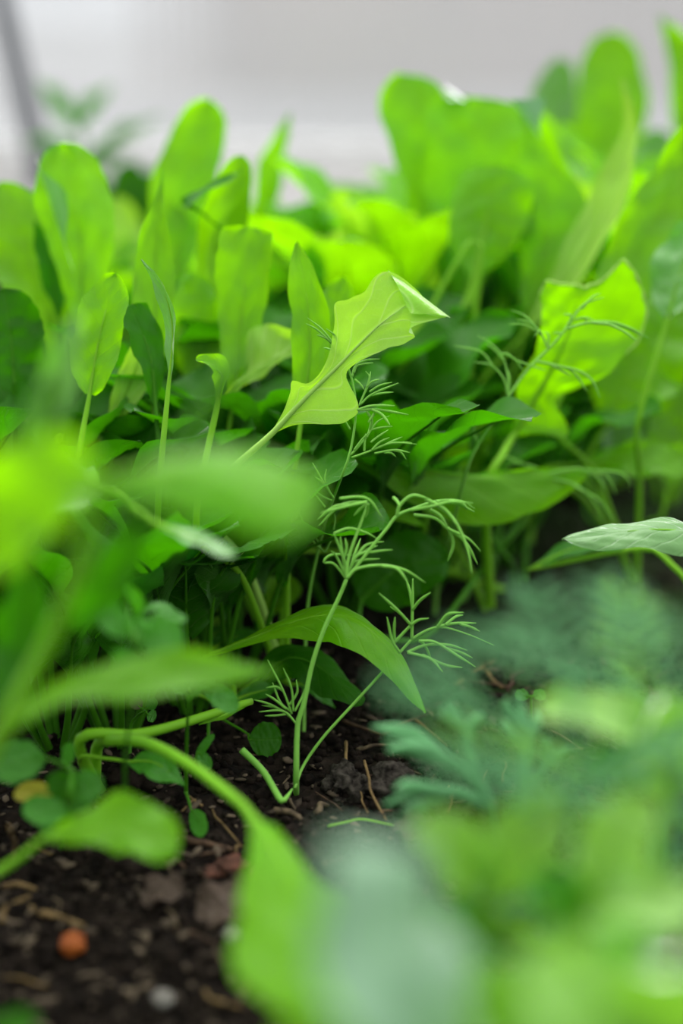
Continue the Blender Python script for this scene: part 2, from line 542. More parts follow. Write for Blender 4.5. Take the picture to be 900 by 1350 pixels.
def blade(mid, n0, n1, wl, wr, cup=.25, wave=.10, wf=2.5, pucker=.03, seed=0, fold=0.0, curl=0.0, nu=44, nv=7, flaps=(), sweep=(0, 0)):
    """A leaf blade swept along its midrib. wl, wr: [(u, half width in m)]; normals n0 (base) and n1 (tip)."""
    pts = spline(mid, nu)
    V, UV, F = [], [], []
    rr = random.Random(seed)
    ph1, ph2 = rr.uniform(0, 6), rr.uniform(0, 6)
    Wm = max(max(w for _, w in wl), max(w for _, w in wr))
    vs = [-1 + k / nv for k in range(2 * nv + 1)]
    for i in range(nu):
        u = i / (nu - 1)
        T = (pts[min(i + 1, nu - 1)] - pts[max(i - 1, 0)]).normalized()
        nn = n0.lerp(n1, u)
        nn = nn - T * nn.dot(T)
        nn.normalize()
        L = T.cross(nn)
        for v in vs:
            w = prof_at(wl, u) if v < 0 else prof_at(wr, u)
            s = abs(v)
            off = w * s
            h = cup * w * s * s + fold * w * s
            h += wave * Wm * math.sin(2 * PI * wf * u + (ph1 if v < 0 else ph2)) * s * s
            h += pucker * Wm * noise.noise(Vector((u * 9 + seed, v * 4, seed * 1.7))) * 1.6
            h -= curl * w * max(0, s - .55) ** 2 * 4
            x = off * (1 - .15 * abs(cup) * s) * (1 + (.05 * noise.noise(Vector((u * 18, (3 if v < 0 else 9), seed))) + .12 * noise.noise(Vector((u * 6, (5 if v < 0 else 13), seed)))) * s)
            V.append(pts[i] + L * (x if v >= 0 else -x) + nn * h + T * (off * s * u ** 4 * (sweep[0] if v < 0 else sweep[1])))
            UV.append((u, .5 + .5 * v))
    m_ = 2 * nv + 1
    for i in range(nu - 1):
        for k in range(m_ - 1):
            F.append((i * m_ + k, i * m_ + k + 1, (i + 1) * m_ + k + 1, (i + 1) * m_ + k))
    for fl in flaps:                                                # a folded-over piece: A-B is the fold, C the free corner
        A, B, Cc, bulge = fl
        base = len(V)
        n_ = 10
        nrm = (B - A).cross(Cc - A).normalized()
        if nrm.dot(FWD) > 0:
            nrm = -nrm
        for i in range(n_ + 1):
            for j in range(n_ + 1):
                e = A.lerp(B, j / n_)
                q = i / n_
                p_ = e.lerp(Cc, q)
                V.append(p_ + nrm * bulge * math.sin(PI * min(1, q * 1.3)) * (1 - q * .3))
                UV.append((.52 + .02 * q, .80 + .02 * j / n_))
        for i in range(n_):
            for j in range(n_):
                F.append((base + i * (n_ + 1) + j, base + i * (n_ + 1) + j + 1, base + (i + 1) * (n_ + 1) + j + 1, base + (i + 1) * (n_ + 1) + j))
    return mesh('leaf', V, F, True, UV), pts


def pxpts(pts, D):
    out = []
    for p in pts:
        if isinstance(p, Vector):
            out.append(p)
            continue
        d = p[2] if len(p) > 2 else D
        gd = CAM_H / max(math.sin(PITCH) - math.cos(PITCH) * (675 - p[1]) / FPX, .05)
        out.append(P(p[0], p[1], min(d, gd - .006)))                 # never below the soil
    return out


LEAF_ID = [0]


def leaf(plant, mid, D, hw, shape='oval', n=(0, .3, 1), n1=None, cup=.25, wave=.16, wf=2.5, mat='salad', stalk='stalk', pet=None,
         base=None, r=.0013, label=None, flaps=(), wl=None, wr=None, fold=0.0, curl=0.0, pucker=.055, rib=.80, sweep=(0, 0), root=True, nu=44):
    LEAF_ID[0] += 1
    sid = LEAF_ID[0]
    wm = pxpts(mid, D)
    hl, hr = (hw if isinstance(hw, tuple) else (hw, hw))
    dm = sum((p[2] if len(p) > 2 else D) for p in mid) / len(mid)
    k = dm / FPX
    pl = [(u, w * hl * k) for u, w in SHAPES[shape]] if wl is None else [(u, w * k) for u, w in wl]
    pr = [(u, w * hr * k) for u, w in SHAPES[shape]] if wr is None else [(u, w * k) for u, w in wr]
    N0 = camvec(n)
    N1 = camvec(n1) if n1 else N0
    fl = [(P(*f[0]), P(*f[1]), P(*f[2]), f[3]) for f in flaps]
    me, pts = blade(wm, N0, N1, pl, pr, cup, wave, wf, pucker, sid, fold, curl, flaps=fl, sweep=sweep, nu=nu)
    o = new_obj('leaf', me, M[mat], plant)
    if label:
        o['label'] = label
    # stalk running on as the midrib
    if pet is not None:
        pp = pxpts(pet, D)
        if root:
            q0 = plant.location + Vector((rng.uniform(-.004, .004), rng.uniform(-.004, .004), -.004))
            pp = [q0] + pp
    else:
        b0 = base if base is not None else plant.location
        jit = Vector((rng.uniform(-.004, .004), rng.uniform(-.004, .004), 0))
        b0 = Vector((b0.x, b0.y, soil_z(b0.x, b0.y) - .004)) + jit
        h = wm[0].z - b0.z
        inward = (wm[0] - (wm[1] - wm[0]).normalized() * max(h * .35, .008))
        pp = [b0, b0.lerp(inward, .5) + Vector((0, 0, h * .12)), inward] if h > .02 else [b0, b0.lerp(wm[0], .6) + Vector((0, 0, .008))]
    nrib = max(2, int(len(pts) * rib))
    path = pp + [pts[i] for i in range(0, nrib, max(1, nrib // 6))]
    npth = 34
    pa = spline(path, npth)
    lp = sum((b_ - a_).length for a_, b_ in zip(pp, pp[1:])) + 1e-6
    lt = lp + sum((b_ - a_).length for a_, b_ in zip(pts[:nrib], pts[1:nrib]))
    V, F = [], []
    f0 = lp / lt
    rad = []
    for i in range(npth):
        q = i / (npth - 1)
        rad.append(r * (1.25 - .35 * q / f0) if q < f0 else r * (.9 - .78 * (q - f0) / max(1 - f0, 1e-6)))
    tube_into(V, F, pa, rad, 8)
    new_obj('petiole', mesh('petiole', V, F), M[stalk], o).location = (0, 0, 0)
    return o


def folded(leaf_, A, B, Cc, bulge, mat='glaucous'):
    """A corner of the blade folded back over: A-B is the fold, Cc the free corner."""
    A, B, Cc = P(*A), P(*B), P(*Cc)
    nrm = (B - A).cross(Cc - A).normalized()
    if nrm.dot(FWD) > 0:
        nrm = -nrm
    V, F, UV = [], [], []
    n_ = 12
    for i in range(n_ + 1):
        for j in range(n_ + 1):
            q, e = i / n_, A.lerp(B, j / n_)
            V.append(e.lerp(Cc, q) + nrm * bulge * math.sin(PI * min(1, q * 1.3)) * (1 - q * .3))
            UV.append((.52 + .1 * q, .70 + .1 * j / n_))
    for i in range(n_):
        for j in range(n_):
            F.append((i * (n_ + 1) + j, i * (n_ + 1) + j + 1, (i + 1) * (n_ + 1) + j + 1, (i + 1) * (n_ + 1) + j))
    o = new_obj('folded_corner', mesh('folded_corner', V, F, True, UV), M[mat], leaf_)
    o.location = -leaf_.parent.location - leaf_.location
    return o


def plant(name, label, at, cat='salad plant', group=None):
    """at: (px, depth) -> the spot on the soil straight below that column, or a Vector."""
    if isinstance(at, tuple):
        px, Y = at
        x = (px - 450) / FPX * Y
        at = Vector((x, Y, soil_z(x, Y)))
    return empty(name, at, label, cat, group)


def spot(px, d, z=.1):
    """Soil below the point that image column px has at depth d and height z."""
    y = ((z - CAM_H) / d + math.sin(PITCH)) / math.cos(PITCH)
    p = P(px, 675 - y * FPX, d)
    return Vector((p.x, p.y, soil_z(p.x, p.y)))


# ================================================================== back of the bed, left
p = plant('salad_plant', 'salad plant with two broad upright bright leaves at the left edge of the bed', spot(95, .66))
lf = leaf(p, [(112, 470), (108, 380), (102, 290), (78, 189)], .66, (50, 54), 'spoon', n=(.15, .3, 1), cup=-.3, wave=.08, fold=.15)
folded(lf, (47, 205, .655), (98, 360, .655), (88, 255, .648), .004, 'blue')  # bent margin; the sky light it catches is put into its colour
leaf(p, [(78, 420), (66, 350), (44, 290)], .675, 19, 'lance', n=(.4, .2, .8), mat='deep', stalk='stalkdeep')  # dark leaf standing in for the shaded gap between the broad leaves
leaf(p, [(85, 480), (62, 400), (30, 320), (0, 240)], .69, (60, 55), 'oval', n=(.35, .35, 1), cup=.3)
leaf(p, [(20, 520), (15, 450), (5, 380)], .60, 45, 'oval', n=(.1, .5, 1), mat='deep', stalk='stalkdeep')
leaf(p, [(118, 520), (132, 440), (152, 360)], .57, (36, 34), 'round', n=(-.1, .35, 1), cup=.2)

p = plant('salad_plant', 'tall salad plant whose rounded patchy leaf rises against the pale wall', spot(245, .78))
leaf(p, [(225, 420), (232, 340), (248, 240), (275, 131)], .78, (48, 42), 'spoon', n=(-.1, .25, 1), wave=.12,
     wl=[(0, 5), (.2, 30), (.45, 44), (.7, 44), (.88, 34), (.96, 20), (1, 3)], wr=[(0, 5), (.2, 22), (.45, 38), (.7, 42), (.88, 36), (.96, 24), (1, 3)])
leaf(p, [(338, 330), (346, 270), (360, 205), (384, 148)], .86, 19, 'lance', n=(.5, .2, .8))
leaf(p, [(170, 420), (160, 330), (150, 260)], .95, 36, 'oval', n=(.2, .4, 1), mat='pale')

p = plant('salad_plant', 'salad plant with a finely pointed leaf and a pale sideways-curled leaf before it', spot(208, .60))
leaf(p, [(203, 500), (205, 400), (206, 310), (214, 220)], .62, (30, 30), 'point', n=(-.15, .25, 1), cup=.3)
leaf(p, [(222, 510), (228, 440), (216, 385), (186, 342)], .555, (15, 12), 'lance', n=(-.7, .55, .5), mat='blue', cup=.3)
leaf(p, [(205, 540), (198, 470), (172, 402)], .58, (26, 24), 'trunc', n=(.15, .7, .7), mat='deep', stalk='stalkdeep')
leaf(p, [(140, 570), (170, 510), (200, 420)], .60, (20, 22), 'lance', n=(.2, .3, 1), mat='pale')

p = plant('salad_plant', 'salad plant with a leaf folded along a dark crease and a wavy topped leaf', spot(300, .66))
leaf(p, [(280, 470), (278, 380), (285, 300), (319, 205)], .68, (36, 36), 'oval', n=(.45, .2, .9), cup=.75, wave=.1)
leaf(p, [(300, 310, .675), (262, 280, .665), (248, 268, .66), (320, 225, .67)], .665, 14, 'blade', n=(0, .9, .4), mat='deep', rib=.3, pet=[(285, 330, .68)], r=.0006, root=False)  # dark-coloured blade standing in for the shade along the fold
lf = leaf(p, [(305, 540), (316, 440), (322, 380), (330, 300)], .625, (40, 36), 'trunc', n=(0, .1, 1), cup=.35, wave=.22, wf=1.5)
leaf(p, [(262, 520), (262, 440), (252, 360)], .66, 34, 'oval', n=(0, .3, 1))

p = plant('salad_plant', 'salad plant with one sharp pale lobed leaf folded over at its tip', spot(372, .585))
# the sharp leaf: its underside faces the camera
hero = leaf(p, [(362, 568, .556), (400, 527, .55), (450, 478, .545), (500, 428, .54), (540, 402, .538), (588, 418, .534)], .545, 50, n=(-.15, -.15, 1), n1=(.1, .25, 1), cup=.10, wave=.05,
     mat='pale', stalk='pale_stalk', pucker=.02, rib=.84, r=.0016, nu=90,
     wl=[(0, 3), (.10, 10), (.18, 20), (.225, 28), (.255, 13), (.31, 9), (.38, 14), (.46, 27), (.54, 46), (.60, 62), (.65, 52), (.72, 44), (.79, 51), (.84, 24), (.91, 6), (1, 1)],
     wr=[(0, 3), (.08, 14), (.17, 36), (.26, 58), (.33, 65), (.375, 52), (.405, 20), (.46, 14), (.55, 22), (.68, 38), (.80, 41), (.88, 34), (.95, 16), (1, 1)],
     label='pale lobed leaf with its tip folded over')
folded(hero, (511, 356, .541), (594, 419, .533), (541, 413, .5335), .0016, 'pale')
leaf(p, [(398, 545), (408, 465), (404, 390), (391, 319)], .585, (22, 27), 'lobed', n=(-.1, .2, 1), cup=.35, wl=[(0, 4), (.2, 20), (.5, 24), (.7, 24), (.88, 15), (1, 2)], wr=[(0, 4), (.2, 22), (.5, 30), (.7, 24), (.88, 13), (1, 2)])
leaf(p, [(422, 500), (436, 430), (452, 364)], .62, (26, 30), 'round', n=(0, .3, 1))
leaf(p, [(292, 528), (335, 492), (385, 456), (400, 440)], .62, 30, n=(-.2, .3, 1), mat='pale', wl=[(0, 3), (.3, 12), (.6, 48), (.8, 44), (1, 2)], wr=[(0, 3), (.4, 10), (.8, 12), (1, 2)])
leaf(p, [(288, 528), (293, 498), (285, 482), (258, 473)], .53, (12, 14), 'oval', n=(-.3, .6, .7), cup=.6)

# ================================================================== back of the bed, middle and right
p = plant('salad_plant', 'salad plant with a spoon leaf whose domed top is dark, on a long pale stalk', spot(610, .70))
leaf(p, [(622, 385), (634, 320), (645, 270), (655, 216)], .72, (54, 56), 'spoon', n=(0, .1, 1), n1=(0, .9, .45), cup=-.35, wave=.06,
     wl=[(0, 6), (.15, 14), (.35, 44), (.6, 54), (.8, 56), (.93, 42), (1, 3)], wr=[(0, 6), (.15, 12), (.35, 40), (.6, 54), (.8, 56), (.93, 44), (1, 3)],
     pet=[(573, 580), (582, 520), (596, 450), (614, 405)], r=.0028)
leaf(p, [(640, 318), (648, 290), (656, 219)], .735, 55, 'round', n=(0, .2, 1), cup=-.2, mat='deep', stalk='stalkdeep', rib=.4, pet=[(600, 480), (625, 370)])  # leaf added behind the dome to block light and darken its top
leaf(p, [(572, 640), (580, 600), (590, 552)], .665, 36, 'round', n=(.1, .3, 1))
leaf(p, [(560, 420), (520, 480), (480, 520)], .70, 16, 'lance', n=(0, .4, 1), mat='pale')

p = plant('salad_plant', 'tall salad plant with a wide overlapping fan of backlit leaves and a folded corner', spot(640, .79))
leaf(p, [(590, 400), (578, 300), (552, 190), (528, 96)], .80, (34, 50), 'spoon', n=(.1, .2, 1), cup=.2, wl=[(0, 5), (.3, 22), (.6, 40), (.8, 45), (.92, 38), (.975, 22), (1, 4)], wr=[(0, 5), (.3, 24), (.6, 44), (.8, 50), (.92, 42), (.975, 26), (1, 4)])
lf = leaf(p, [(612, 420), (618, 330), (622, 230), (630, 128)], .775, (66, 66), 'trunc', n=(0, .2, 1), cup=.15, wave=.12, wf=2)
folded(lf, (583, 110, .772), (616, 134, .772), (594, 131, .768), .001, 'blue')
lf = leaf(p, [(690, 440), (712, 360), (720, 280), (688, 150)], .74, (36, 56), 'trunc', n=(.05, .2, 1), cup=.2, wave=.1,
     wl=[(0, 5), (.3, 30), (.6, 34), (.85, 18), (1, 2)], wr=[(0, 5), (.2, 40), (.45, 58), (.7, 44), (.88, 22), (1, 3)])
folded(lf, (672, 130, .735), (713, 184, .732), (718, 129, .72), .003)

p = plant('salad_plant', 'salad plant with a long pale ribbon leaf bent over at the tip', spot(720, .75))
leaf(p, [(690, 440), (760, 350), (805, 260), (832, 180), (818, 104)], .725, (32, 32), 'lance', n=(-.3, .4, .9), n1=(-.7, .3, .4), mat='pale', cup=.3)
leaf(p, [(700, 400), (690, 330), (668, 260)], .80, 40, 'oval', n=(.2, .3, 1))

p = plant('salad_plant', 'big bright salad plant at the right edge with a broad slanting leaf', spot(850, .69))
leaf(p, [(786, 440), (830, 350), (880, 260), (930, 160)], .68, (40, 70), 'oval', n=(-.2, .3, 1), cup=.25)
leaf(p, [(880, 420), (900, 350), (930, 290)], .66, 40, 'oval', n=(-.2, .7, .6), mat='blue')
leaf(p, [(800, 560), (840, 480), (910, 400)], .73, (60, 70), 'oval', n=(-.2, .4, 1))

p = plant('salad_plant', 'far blurred salad plant whose tall rounded leaf tops the right side of the bed', spot(795, 1.02))
leaf(p, [(785, 380), (795, 270), (805, 160), (806, 42)], 1.02, (50, 46), 'spoon', n=(0, .2, 1))
leaf(p, [(740, 320), (735, 220), (728, 140), (740, 78)], 1.06, (36, 40), 'oval', n=(.1, .4, 1), mat='blue')
leaf(p, [(720, 330), (715, 250), (700, 190), (690, 150)], .97, (45, 45), 'oval', n=(.1, .3, 1))

p = plant('salad_plant', 'far salad plant in the upper right corner with a hooked pointed leaf', spot(905, .95))
leaf(p, [(915, 270), (916, 170), (905, 90), (868, 18)], .95, (30, 34), 'lance', n=(-.3, .3, 1))
leaf(p, [(870, 330), (862, 250), (868, 170)], .98, 36, 'oval', n=(.1, .4, 1), mat='blue')
leaf(p, [(925, 330), (940, 240), (930, 140)], .92, 44, 'oval', n=(.1, .4, 1))

p = plant('salad_plant', 'salad plant with a squarish leaf whose pale ragged rim is sharp, behind the right dill', spot(660, .655))
sq = leaf(p, [(676, 575, .66), (704, 528, .655), (732, 476, .645), (752, 430, .64), (764, 378, .632)], .645, 60, n=(0, .05, 1), cup=.05, wave=.05, mat='salad', sweep=(0, 1.0), rib=.97,
     wl=[(0, 4), (.10, 10), (.25, 26), (.40, 34), (.52, 28), (.66, 36), (.80, 42), (.94, 45), (1, 44)],
     wr=[(0, 4), (.08, 24), (.16, 60), (.22, 54), (.30, 24), (.40, 38), (.55, 64), (.70, 84), (.80, 86), (.90, 70), (1, 46)],
     pet=[(640, 650), (660, 604)], r=.0020, label='squarish leaf with a pale ragged rim', nu=60)
mv = [v.co.copy() for v in sq.data.vertices]
rim = [mv[i * 15] for i in range(54, 60)] + [mv[59 * 15 + k] for k in range(1, 15)] + [mv[i * 15 + 14] for i in range(58, 38, -1)]
rim = [v + Vector((0, 0, .0008 * noise.noise(v * 400))) for v in rim]
V, F = [], []
rp = spline(rim, 110)
tube_into(V, F, rp, [.00062 * (.8 + .6 * noise.noise(Vector((i * .2, 2, 1)))) for i in range(110)], 7)
new_obj('rim', mesh('rim', V, F), M['pale_stalk'], sq).location = (0, 0, 0)
leaf(p, [(700, 625), (725, 595), (760, 570)], .72, 34, 'round', n=(0, .5, 1), mat='deep', stalk='stalkdeep')
leaf(p, [(600, 640), (620, 600), (640, 552)], .70, 20, 'oval', n=(0, .3, 1))

p = plant('salad_plant', 'salad plant with blurred leaves spreading flat at the right edge below the big one', spot(850, .74))
leaf(p, [(775, 612), (830, 604), (920, 606)], .70, (24, 34), 'oval', n=(0, .5, .9))
leaf(p, [(800, 640), (820, 560), (835, 480)], .78, 34, 'oval', n=(.2, .5, 1), mat='blue')
leaf(p, [(880, 640), (895, 570), (910, 500)], .74, 44, 'oval', n=(.1, .4, 1))
leaf(p, [(770, 650), (765, 590), (770, 520)], .76, 30, 'oval', n=(.1, .4, 1), mat='deep', stalk='stalkdeep')

# ================================================================== the middle
p = plant('salad_plant', 'salad plant with a long level leaf seen edge-on and a round dark leaf under it', spot(690, .70, .05))
leaf(p, [(385, 600, .60), (460, 604, .61), (530, 618, .62), (620, 628, .63), (700, 622, .64), (782, 618, .65)], .63, 50, n=(0, .25, 1), cup=-.25, wave=.06,
     wl=[(0, 2), (.2, 5), (.5, 6), (.8, 5), (1, 1)], wr=[(0, 3), (.15, 5), (.25, 14), (.42, 48), (.6, 66), (.78, 58), (.92, 30), (1, 2)],
     pet=[(380, 690, .64), (360, 620, .61)])
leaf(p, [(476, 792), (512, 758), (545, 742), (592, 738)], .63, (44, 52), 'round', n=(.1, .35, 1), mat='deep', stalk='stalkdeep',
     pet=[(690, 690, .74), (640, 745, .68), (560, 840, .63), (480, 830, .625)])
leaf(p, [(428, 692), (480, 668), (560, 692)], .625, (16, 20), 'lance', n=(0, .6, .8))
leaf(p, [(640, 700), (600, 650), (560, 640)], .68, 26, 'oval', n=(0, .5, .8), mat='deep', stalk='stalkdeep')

p = plant('salad_plant', 'low salad plant with an arching in-focus leaf bowing down to the soil', spot(300, .60, .02))
leaf(p, [(275, 864, .565), (340, 838, .562), (400, 816, .555), (450, 812, .548), (492, 835, .541), (530, 876, .535), (560, 940, .53)], .55, 30, n=(0, .75, .7), n1=(.75, .35, .6), cup=-.55, wave=.04,
     wl=[(0, 2), (.15, 12), (.35, 36), (.52, 44), (.7, 34), (.88, 16), (1, 1)], wr=[(0, 2), (.2, 10), (.4, 28), (.6, 38), (.8, 26), (.93, 12), (1, 1)],
     pet=[(245, 905, .575), (255, 880, .57)], rib=.6, r=.0009)
leaf(p, [(340, 905, .585), (378, 868, .58), (425, 882, .575), (478, 928, .565)], .575, (30, 30), 'oval', n=(.1, .5, .9), n1=(.5, .5, .7), cup=-.4, mat='deep', stalk='stalkdeep')
leaf(p, [(382, 902), (410, 905), (442, 934)], .59, 12, 'lance', n=(.2, .6, .8), mat='weed')
leaf(p, [(310, 922), (340, 912), (372, 906)], .58, 14, 'lance', n=(.1, .6, .8), mat='weed')
leaf(p, [(262, 872), (295, 845), (340, 832)], .60, (12, 16), 'lance', n=(0, .6, .8), mat='weed')

p = plant('salad_plant', 'salad plant with two small folded leaves just above the arching leaf', spot(300, .67, .04))
leaf(p, [(258, 808), (300, 778), (350, 768), (362, 800)], .65, (14, 24), 'oval', n=(0, .5, .9))
leaf(p, [(340, 815), (360, 780), (398, 778)], .64, (18, 26), 'oval', n=(.2, .5, .9))
leaf(p, [(250, 870), (285, 835), (332, 828)], .64, (10, 18), 'lance', n=(0, .6, .8), mat='weed')

p = plant('salad_plant', 'salad plant with one pale flat leaf pointing in from the right, sharp over the soil', spot(940, .56, .05))
leaf(p, [(1010, 740, .54), (930, 706, .535), (860, 698, .53), (800, 704, .528), (741, 711, .525)], .53, 30, n=(0, .8, .6), cup=-.25, wave=.08, mat='blue', wf=3,
     wl=[(0, 5), (.2, 26), (.4, 40), (.65, 32), (.85, 22), (.96, 12), (1, 2)], wr=[(0, 5), (.2, 26), (.4, 40), (.65, 30), (.85, 20), (.96, 12), (1, 2)])
leaf(p, [(700, 750), (760, 722), (830, 722)], .64, 14, 'lance', n=(0, .7, .7), mat='weed', pet=[(920, 800, .62), (880, 740, .63), (840, 723, .64)])

# ================================================================== front left
p = plant('salad_plant', 'front left salad plant with big out-of-focus leaves before the bed', Vector((-.135, .30, soil_z(-.135, .30))))
leaf(p, [(140, 640, .31), (215, 618, .30), (300, 622, .29), (392, 700, .28)], .295, 80, n=(-.05, .78, .65), cup=-.55, wave=.05, mat='salad',
     wl=[(0, 10), (.10, 70), (.28, 122), (.55, 140), (.78, 118), (.93, 62), (1, 3)], wr=[(0, 10), (.12, 30), (.35, 56), (.6, 66), (.82, 48), (.95, 24), (1, 2)],
     pet=[(-150, 1250, .37), (20, 930, .35), (90, 790, .33), (120, 690, .318)], r=.0020)
leaf(p, [(-60, 740, .30), (0, 690, .295), (60, 640, .29), (128, 606, .285)], .29, (74, 66), 'round', n=(.1, .2, 1), cup=.15)
leaf(p, [(48, 640, .37), (72, 540, .365), (108, 398, .36)], .365, (38, 36), 'lance', n=(-.3, .5, .8), mat='blue')
leaf(p, [(-30, 985, .36), (80, 915, .37), (200, 890, .38), (290, 886, .385), (370, 884, .39)], .38, (30, 30), 'lance', n=(.05, .55, .85), cup=.15, mat='salad',
     wl=[(0, 8), (.3, 16), (.55, 32), (.72, 32), (.88, 14), (1, 1)], wr=[(0, 8), (.3, 18), (.55, 36), (.72, 30), (.88, 12), (1, 1)])
leaf(p, [(40, 740, .37), (30, 850, .375), (-10, 940, .37)], .37, 42, 'oval', n=(-.2, .2, 1), mat='deep', stalk='stalkdeep')
leaf(p, [(190, 690, .36), (150, 760, .365), (100, 830, .37)], .365, 26, 'oval', n=(.2, .3, 1), mat='deep', stalk='stalkdeep')
leaf(p, [(212, 694, .44), (260, 712, .435), (310, 735, .43)], .435, (15, 15), 'oval', n=(.2, .75, .6), mat='blue')

# ================================================================== low plant with the long leaf reaching to the camera
b0 = ground_at(135, 1030)
p = plant('salad_plant', 'low sprawling salad plant with one long stalked leaf reaching towards the camera', Vector((b0.x, b0.y, soil_z(b0.x, b0.y))))
leaf(p, [(318, 1060, .425), (350, 1100, .40), (385, 1165, .37), (430, 1260, .335), (475, 1400, .30)], .37, 60, n=(.25, .55, .9), cup=.1, wave=.05, mat='salad',
     wl=[(0, 3), (.08, 6), (.17, 20), (.22, 17), (.35, 30), (.6, 54), (.85, 66), (1, 10)], wr=[(0, 4), (.12, 12), (.3, 40), (.6, 100), (.85, 110), (1, 10)],
     pet=[(128, 985, .525), (150, 976, .505), (195, 980, .485), (255, 1012, .46)], r=.0019, rib=.5, label='long leaf on a thick stalk curving towards the camera')
leaf(p, [(168, 1004, .51), (205, 1006, .505), (245, 1036, .50)], .505, (16, 26), 'lance', n=(.1, .6, .8), mat='weed', pet=[(105, 1000, .515), (140, 1000, .512)], r=.0008)
leaf(p, [(60, 1104, .41), (115, 1096, .405), (170, 1094, .40), (236, 1118, .395)], .405, 34, n=(.05, .6, .85), cup=.1, mat='salad',
     wl=[(0, 6), (.2, 20), (.42, 48), (.62, 46), (.85, 36), (.96, 20), (1, 6)], wr=[(0, 6), (.25, 16), (.5, 28), (.75, 34), (.9, 30), (.97, 18), (1, 6)],
     pet=[(-30, 1165, .42), (20, 1135, .415)], r=.0013, root=False)
leaf(p, [(330, 925, .545), (290, 945, .535), (262, 955, .53)], .535, 8, 'lance', n=(0, .7, .7), pet=[(105, 975, .51), (180, 968, .515), (235, 955, .525)], r=.0019)

# ================================================================== weeds and seedlings in focus range
def weed(name, label, stem, D, leaves, mat='weed', r=.0007, cat='weed', at=None, group=None):
    w = pxpts(stem, D)
    base = at if at is not None else Vector((w[0].x, w[0].y, soil_z(w[0].x, w[0].y)))
    p_ = empty(name, base, label, cat, group)
    st = [Vector((base.x, base.y, base.z - .004))] + w if (w[0] - base).length > .003 else w
    new_obj('stem', tube_mesh('stem', st, r * 1.2, r * .7, 20, 7), M['stalkdeep'], p_)
    for lf in leaves:
        pts_, hw_, nn_ = lf[0], lf[1], lf[2]
        D_ = lf[3] if len(lf) > 3 and lf[3] else D
        mt = lf[4] if len(lf) > 4 else mat
        frm = lf[5] if len(lf) > 5 else stem[-1][:2]
        leaf(p_, pts_, D_, hw_, 'oval', n=nn_, mat=mt, stalk='stalkdeep', pet=[(frm[0], frm[1], D if len(frm) < 3 else frm[2]), ((frm[0] + pts_[0][0]) / 2, (frm[1] + pts_[0][1]) / 2 - 2)],
             r=.0005, cup=.15, wave=.05, rib=.5, root=False)
    return p_


g0 = ground_at(165, 1090)
weed('broadleaf_weed', 'small weed with a rosette of rounded leaves under the big blurred front leaf', [(165, 1000, .46), (175, 920, .44), (180, 850, .425)], .425,
     [([(170, 840), (155, 822), (132, 802)], 20, (-.2, .6, .8)), ([(185, 850), (205, 845), (242, 850)], 34, (.1, .4, .9)),
      ([(178, 856), (172, 870), (176, 895)], (28, 26), (0, .3, 1)), ([(182, 836), (190, 824), (198, 820)], 12, (.1, .7, .6)),
      ([(186, 806), (208, 800), (230, 806)], 10, (0, .8, .5), .47), ([(200, 812), (222, 812), (246, 818)], 11, (.1, .7, .6), .46),
      ([(160, 770), (170, 745), (160, 715)], 12, (-.5, .4, .7), .46), ([(176, 830), (184, 800), (166, 770)], 10, (-.5, .4, .7), .46)], at=Vector((g0.x, g0.y, soil_z(g0.x, g0.y))))
g0 = ground_at(245, 1046)
weed('broadleaf_weed', 'thin-stemmed weed with a leaf tuft on top and one drop-shaped leaf at its foot', [(245, 1030, .525), (246, 980, .515), (248, 925, .50)], .50,
     [([(268, 912), (285, 916), (313, 936)], 16, (.1, .5, .9)), ([(258, 905), (270, 892), (300, 880)], 12, (0, .7, .7)), ([(245, 915), (235, 902), (222, 898)], 13, (-.2, .6, .8)),
      ([(255, 920), (262, 905), (285, 900)], 10, (0, .7, .7)), ([(252, 1068), (260, 1080), (268, 1103)], 12, (-.1, .3, 1), .515, 'weed', (245, 1045, .52)),
      ([(258, 1005), (268, 985), (282, 968)], 6, (.2, .6, .8), .52, 'weed', (262, 1000, .52)), ([(262, 992), (270, 1004), (274, 1016)], 9, (.1, .4, 1), .52, 'weed', (258, 1000, .52))],
     at=Vector((g0.x, g0.y, soil_z(g0.x, g0.y))))
g0 = ground_at(275, 990)
weed('seedling', 'tiny seedling with one round dark leaf on a thin stalk left of the dill foot', [(277, 945, .575), (305, 955, .572), (327, 968, .57)], .57,
     [([(328, 975), (345, 975), (371, 974)], 23, (.1, .35, 1), .57, 'deep')], at=Vector((g0.x, g0.y, soil_z(g0.x, g0.y))), cat='seedling')
g0 = ground_at(80, 1110)
weed('broadleaf_weed', 'creeping weed with rounded leaves and a yellowing one at the lower left edge', [(80, 1080, .475), (85, 1050, .465), (95, 1015, .46)], .46,
     [([(60, 1000), (30, 1004), (-12, 1010)], 30, (.1, .5, .9)), ([(96, 1052), (110, 1040), (135, 1026)], 22, (0, .35, 1), .455),
      ([(90, 1065), (65, 1070), (30, 1062)], 20, (0, .5, .9), .45), ([(85, 1056), (82, 1040), (70, 1018)], 18, (0, .4, 1), .455, 'deep'),
      ([(72, 1046), (45, 1044), (18, 1048)], 15, (0, .6, .8), .47, 'yellow'), ([(88, 1010), (90, 995), (92, 978)], 9, (0, .3, 1), .48),
      ([(95, 1065), (80, 1085), (52, 1090)], 20, (0, .5, .8), .45), ([(120, 1055), (108, 1060), (94, 1060)], 11, (.1, .3, 1), .47)],
     at=Vector((g0.x, g0.y, soil_z(g0.x, g0.y))))
g0 = ground_at(170, 1000)
